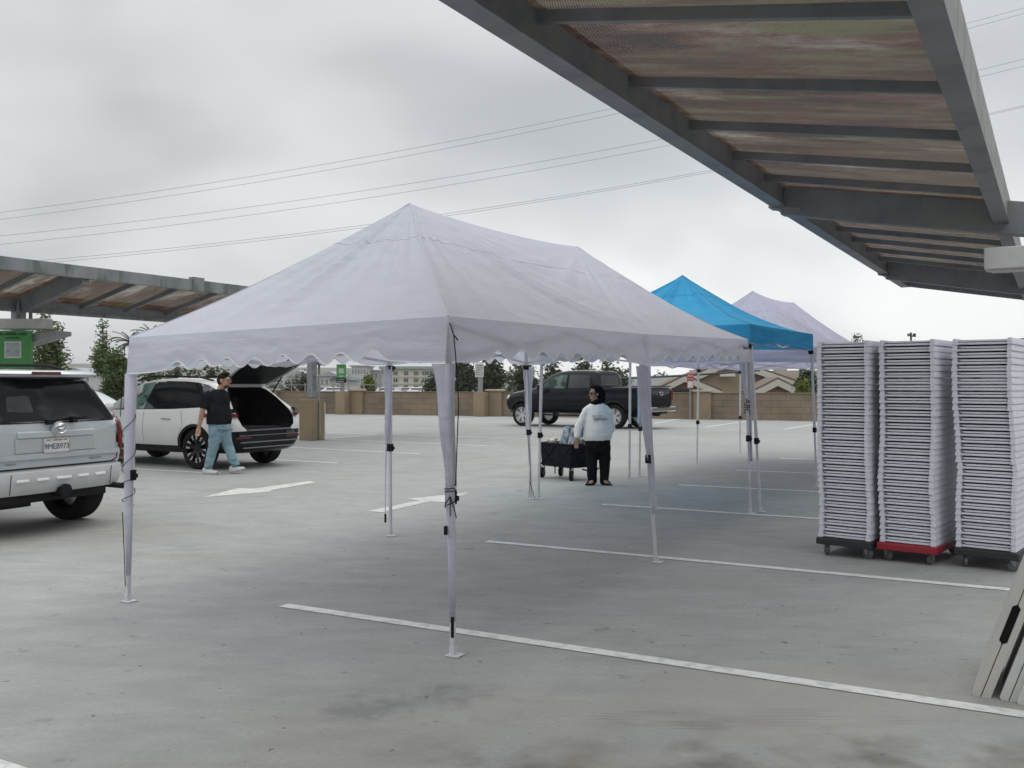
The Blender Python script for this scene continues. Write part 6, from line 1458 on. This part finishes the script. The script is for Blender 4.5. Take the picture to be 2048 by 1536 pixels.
# chain link fence line behind the left wall and distant parked cars
m_fence = M('fence_wire', (.32, .33, .33), rough=.6, metal=.3)
fp0, fp1 = wallpt(330) + WN * 9, wallpt(640) + WN * 6
ft = thing('rail_fence', 'thin grey rail fence beyond the wall behind the white car', 'fence', (fp0.x, fp0.y, 0))
mb = MB(ft.location)
for k in range(9):
    p = lerp(fp0, fp1, k / 8); mb.bar(V((p.x, p.y, -2)), V((p.x, p.y, 2.15 if k % 2 == 0 else 1.6)), .07)
mb.build('fence_post', m_fence, ft)
mb = MB(ft.location)
for z in (1.5, .9): mb.bar(V((fp0.x, fp0.y, z)), V((fp1.x, fp1.y, z)), .05)
mb.build('fence_rail', m_fence, ft)
# utility poles
m_pole = M('wood_pole', (.08, .07, .06), (.12, .10, .085), scale=5, rough=.95)
def pole(label, px, Y, top, arm=True):
    q = at(px, top, Y); t = thing('utility_pole', label, 'pole', (q.x, Y, GZ), 0, 'utility poles'); mb = MB(t.location); mb.tube([V((q.x, Y, GZ)), V((q.x, Y, q.z))], [.16, .11], 8); mb.build('shaft', m_pole, t, smooth=True)
    k = Y / F; mb = MB(t.location); mb.bar(q + V((-8 * k, -.15, -6 * k)), q + V((8 * k, -.15, -8 * k)), .14); mb.build('crossarm', m_pole, t)
    mb = MB(t.location)
    for s_ in (-7, -3, 4, 7): mb.box(q + V((s_ * k, -.15, -5 * k)), (.12, .12, .3))
    mb.build('insulator', m_black, t)
pole('utility pole with crossarm above the middle chair stack', 1822, 100, 665)
pole('thin utility pole between the canopy column and green sign', 638, 90, 722)
m_wire = M('wire', (.10, .10, .11), rough=.8, spec=.1)
def wire(label, fn, Y, r=.015, x0=-300, x1=2400, grp='power lines crossing the sky', name='power_line'):
    pts = [at(x0 + (x1 - x0) * i / 48, fn(x0 + (x1 - x0) * i / 48), Y) for i in range(49)]
    mb = MB(); mb.tube(pts, r, 5); o = mb.build(name, m_wire); tag(o, label, 'cable', grp)
for nm, c_, p_, off, rr_ in (('highest', 425, .125, (0, 14), 0), ('middle', 472, .098, (0, 17), 0), ('lowest', 527.7, .0799, (0, 6), 0)):
    for j, o_ in enumerate(off):
        wire(f'{"upper" if j == 0 else "lower"} wire of the {nm} pair crossing the sky', lambda x, c_=c_, p_=p_, o_=o_: c_ + o_ - p_ * x - .0000365 * x * x - .0015 * x * (1 if o_ else 0), 95)
wire('thick black cable sagging in front of the houses', lambda x: 758 - (x - 1240) * .055 + ((x - 1370) / 130) ** 2 * -1.5, 50, .055, 1180, 1520, None, 'cable')
wire('thick cable rising at the right edge above the chair stacks', lambda x: 686 - (x - 1960) * .10, 40, .028, 1900, 2300, None, 'cable')
# raised far car park with cars, seen just over the wall
mb = MB(); q0, q1 = at(640, 780, 140), at(930, 780, 140); mb.box(((q0.x + q1.x) / 2, 160, (GZ - .35) / 2), (q1.x - q0.x, 44, -.35 - GZ)); mb.build('far_car_park', M('far_concrete', (.30, .30, .29), (.36, .36, .35), scale=.5, rough=.95), kind='structure')
def far_car(px, Y, colr, rz, label):
    X = (px - 1024) / F * Y; t = thing('parked_car', label, 'car', (X, Y, -.35), rz, 'distant cars beyond the wall')
    m_c = M('far_paint_%d' % int(colr * 100), (colr, colr, colr * 1.03), rough=.4)
    sec = lambda x, z, w_: [V((x, -w_, z[0])), V((x, w_, z[0])), V((x, w_, z[1])), V((x, w_ * .8, z[2])), V((x, -w_ * .8, z[2])), V((x, -w_, z[1]))]
    mb = MB(); mb.loft([sec(-2.3, (.35, .7, .75), .8), sec(-2.1, (.3, .85, .95), .88), sec(-1.5, (.3, .9, 1.35), .9), sec(0, (.3, .9, 1.45), .9), sec(.7, (.3, .9, 1.3), .9), sec(1.3, (.3, .88, .95), .9), sec(2.2, (.35, .7, .75), .85)])
    mb.build('car_body', m_c, t, smooth=35)
    mb = MB(); mb.box((-.4, 0, 1.12), (2.3, 1.70, .26)); mb.build('window_band', m_win, t)
    for x in (-1.4, 1.4):
        for sy in (-1, 1):
            mb = MB(); mb.lathe([(.32, sy * .72), (.32, sy * .9)], (x, 0, .32), 'y', 14); mb.build('wheel', m_rubber, t)
far_car(800, 146, .25, 1.4, 'grey distant car below the apartment block, left one')
far_car(826, 150, .62, .2, 'white distant car below the apartment block, middle one')
far_car(843, 145, .7, .1, 'white distant car near the dark bush right of the others')
far_car(672, 148, .6, .3, 'white distant car left of the green sign')
far_car(655, 155, .35, .2, 'grey distant car between steel column and green sign')
far_car(778, 143, .55, .2, 'pale distant car beside the lavender leg wrap')

# damp sea haze over the distance
mb = MB(); mb.box((0, 480, 16), (1500, 1100, 50)); hz = mb.build('haze', M('haze_air', (1, 1, 1)), kind='stuff')
m = MATS['haze_air']; N, L = m.node_tree.nodes, m.node_tree.links; N.remove(N['Principled BSDF']) 
for l in list(N): 
    if l.type != 'OUTPUT_MATERIAL': N.remove(l)
pv = N.new('ShaderNodeVolumePrincipled'); pv.inputs['Color'].default_value = (1, 1, 1, 1); pv.inputs['Density'].default_value = .00025; pv.inputs['Anisotropy'].default_value = .2
L.new(pv.outputs[0], N['Material Output'].inputs['Volume'])
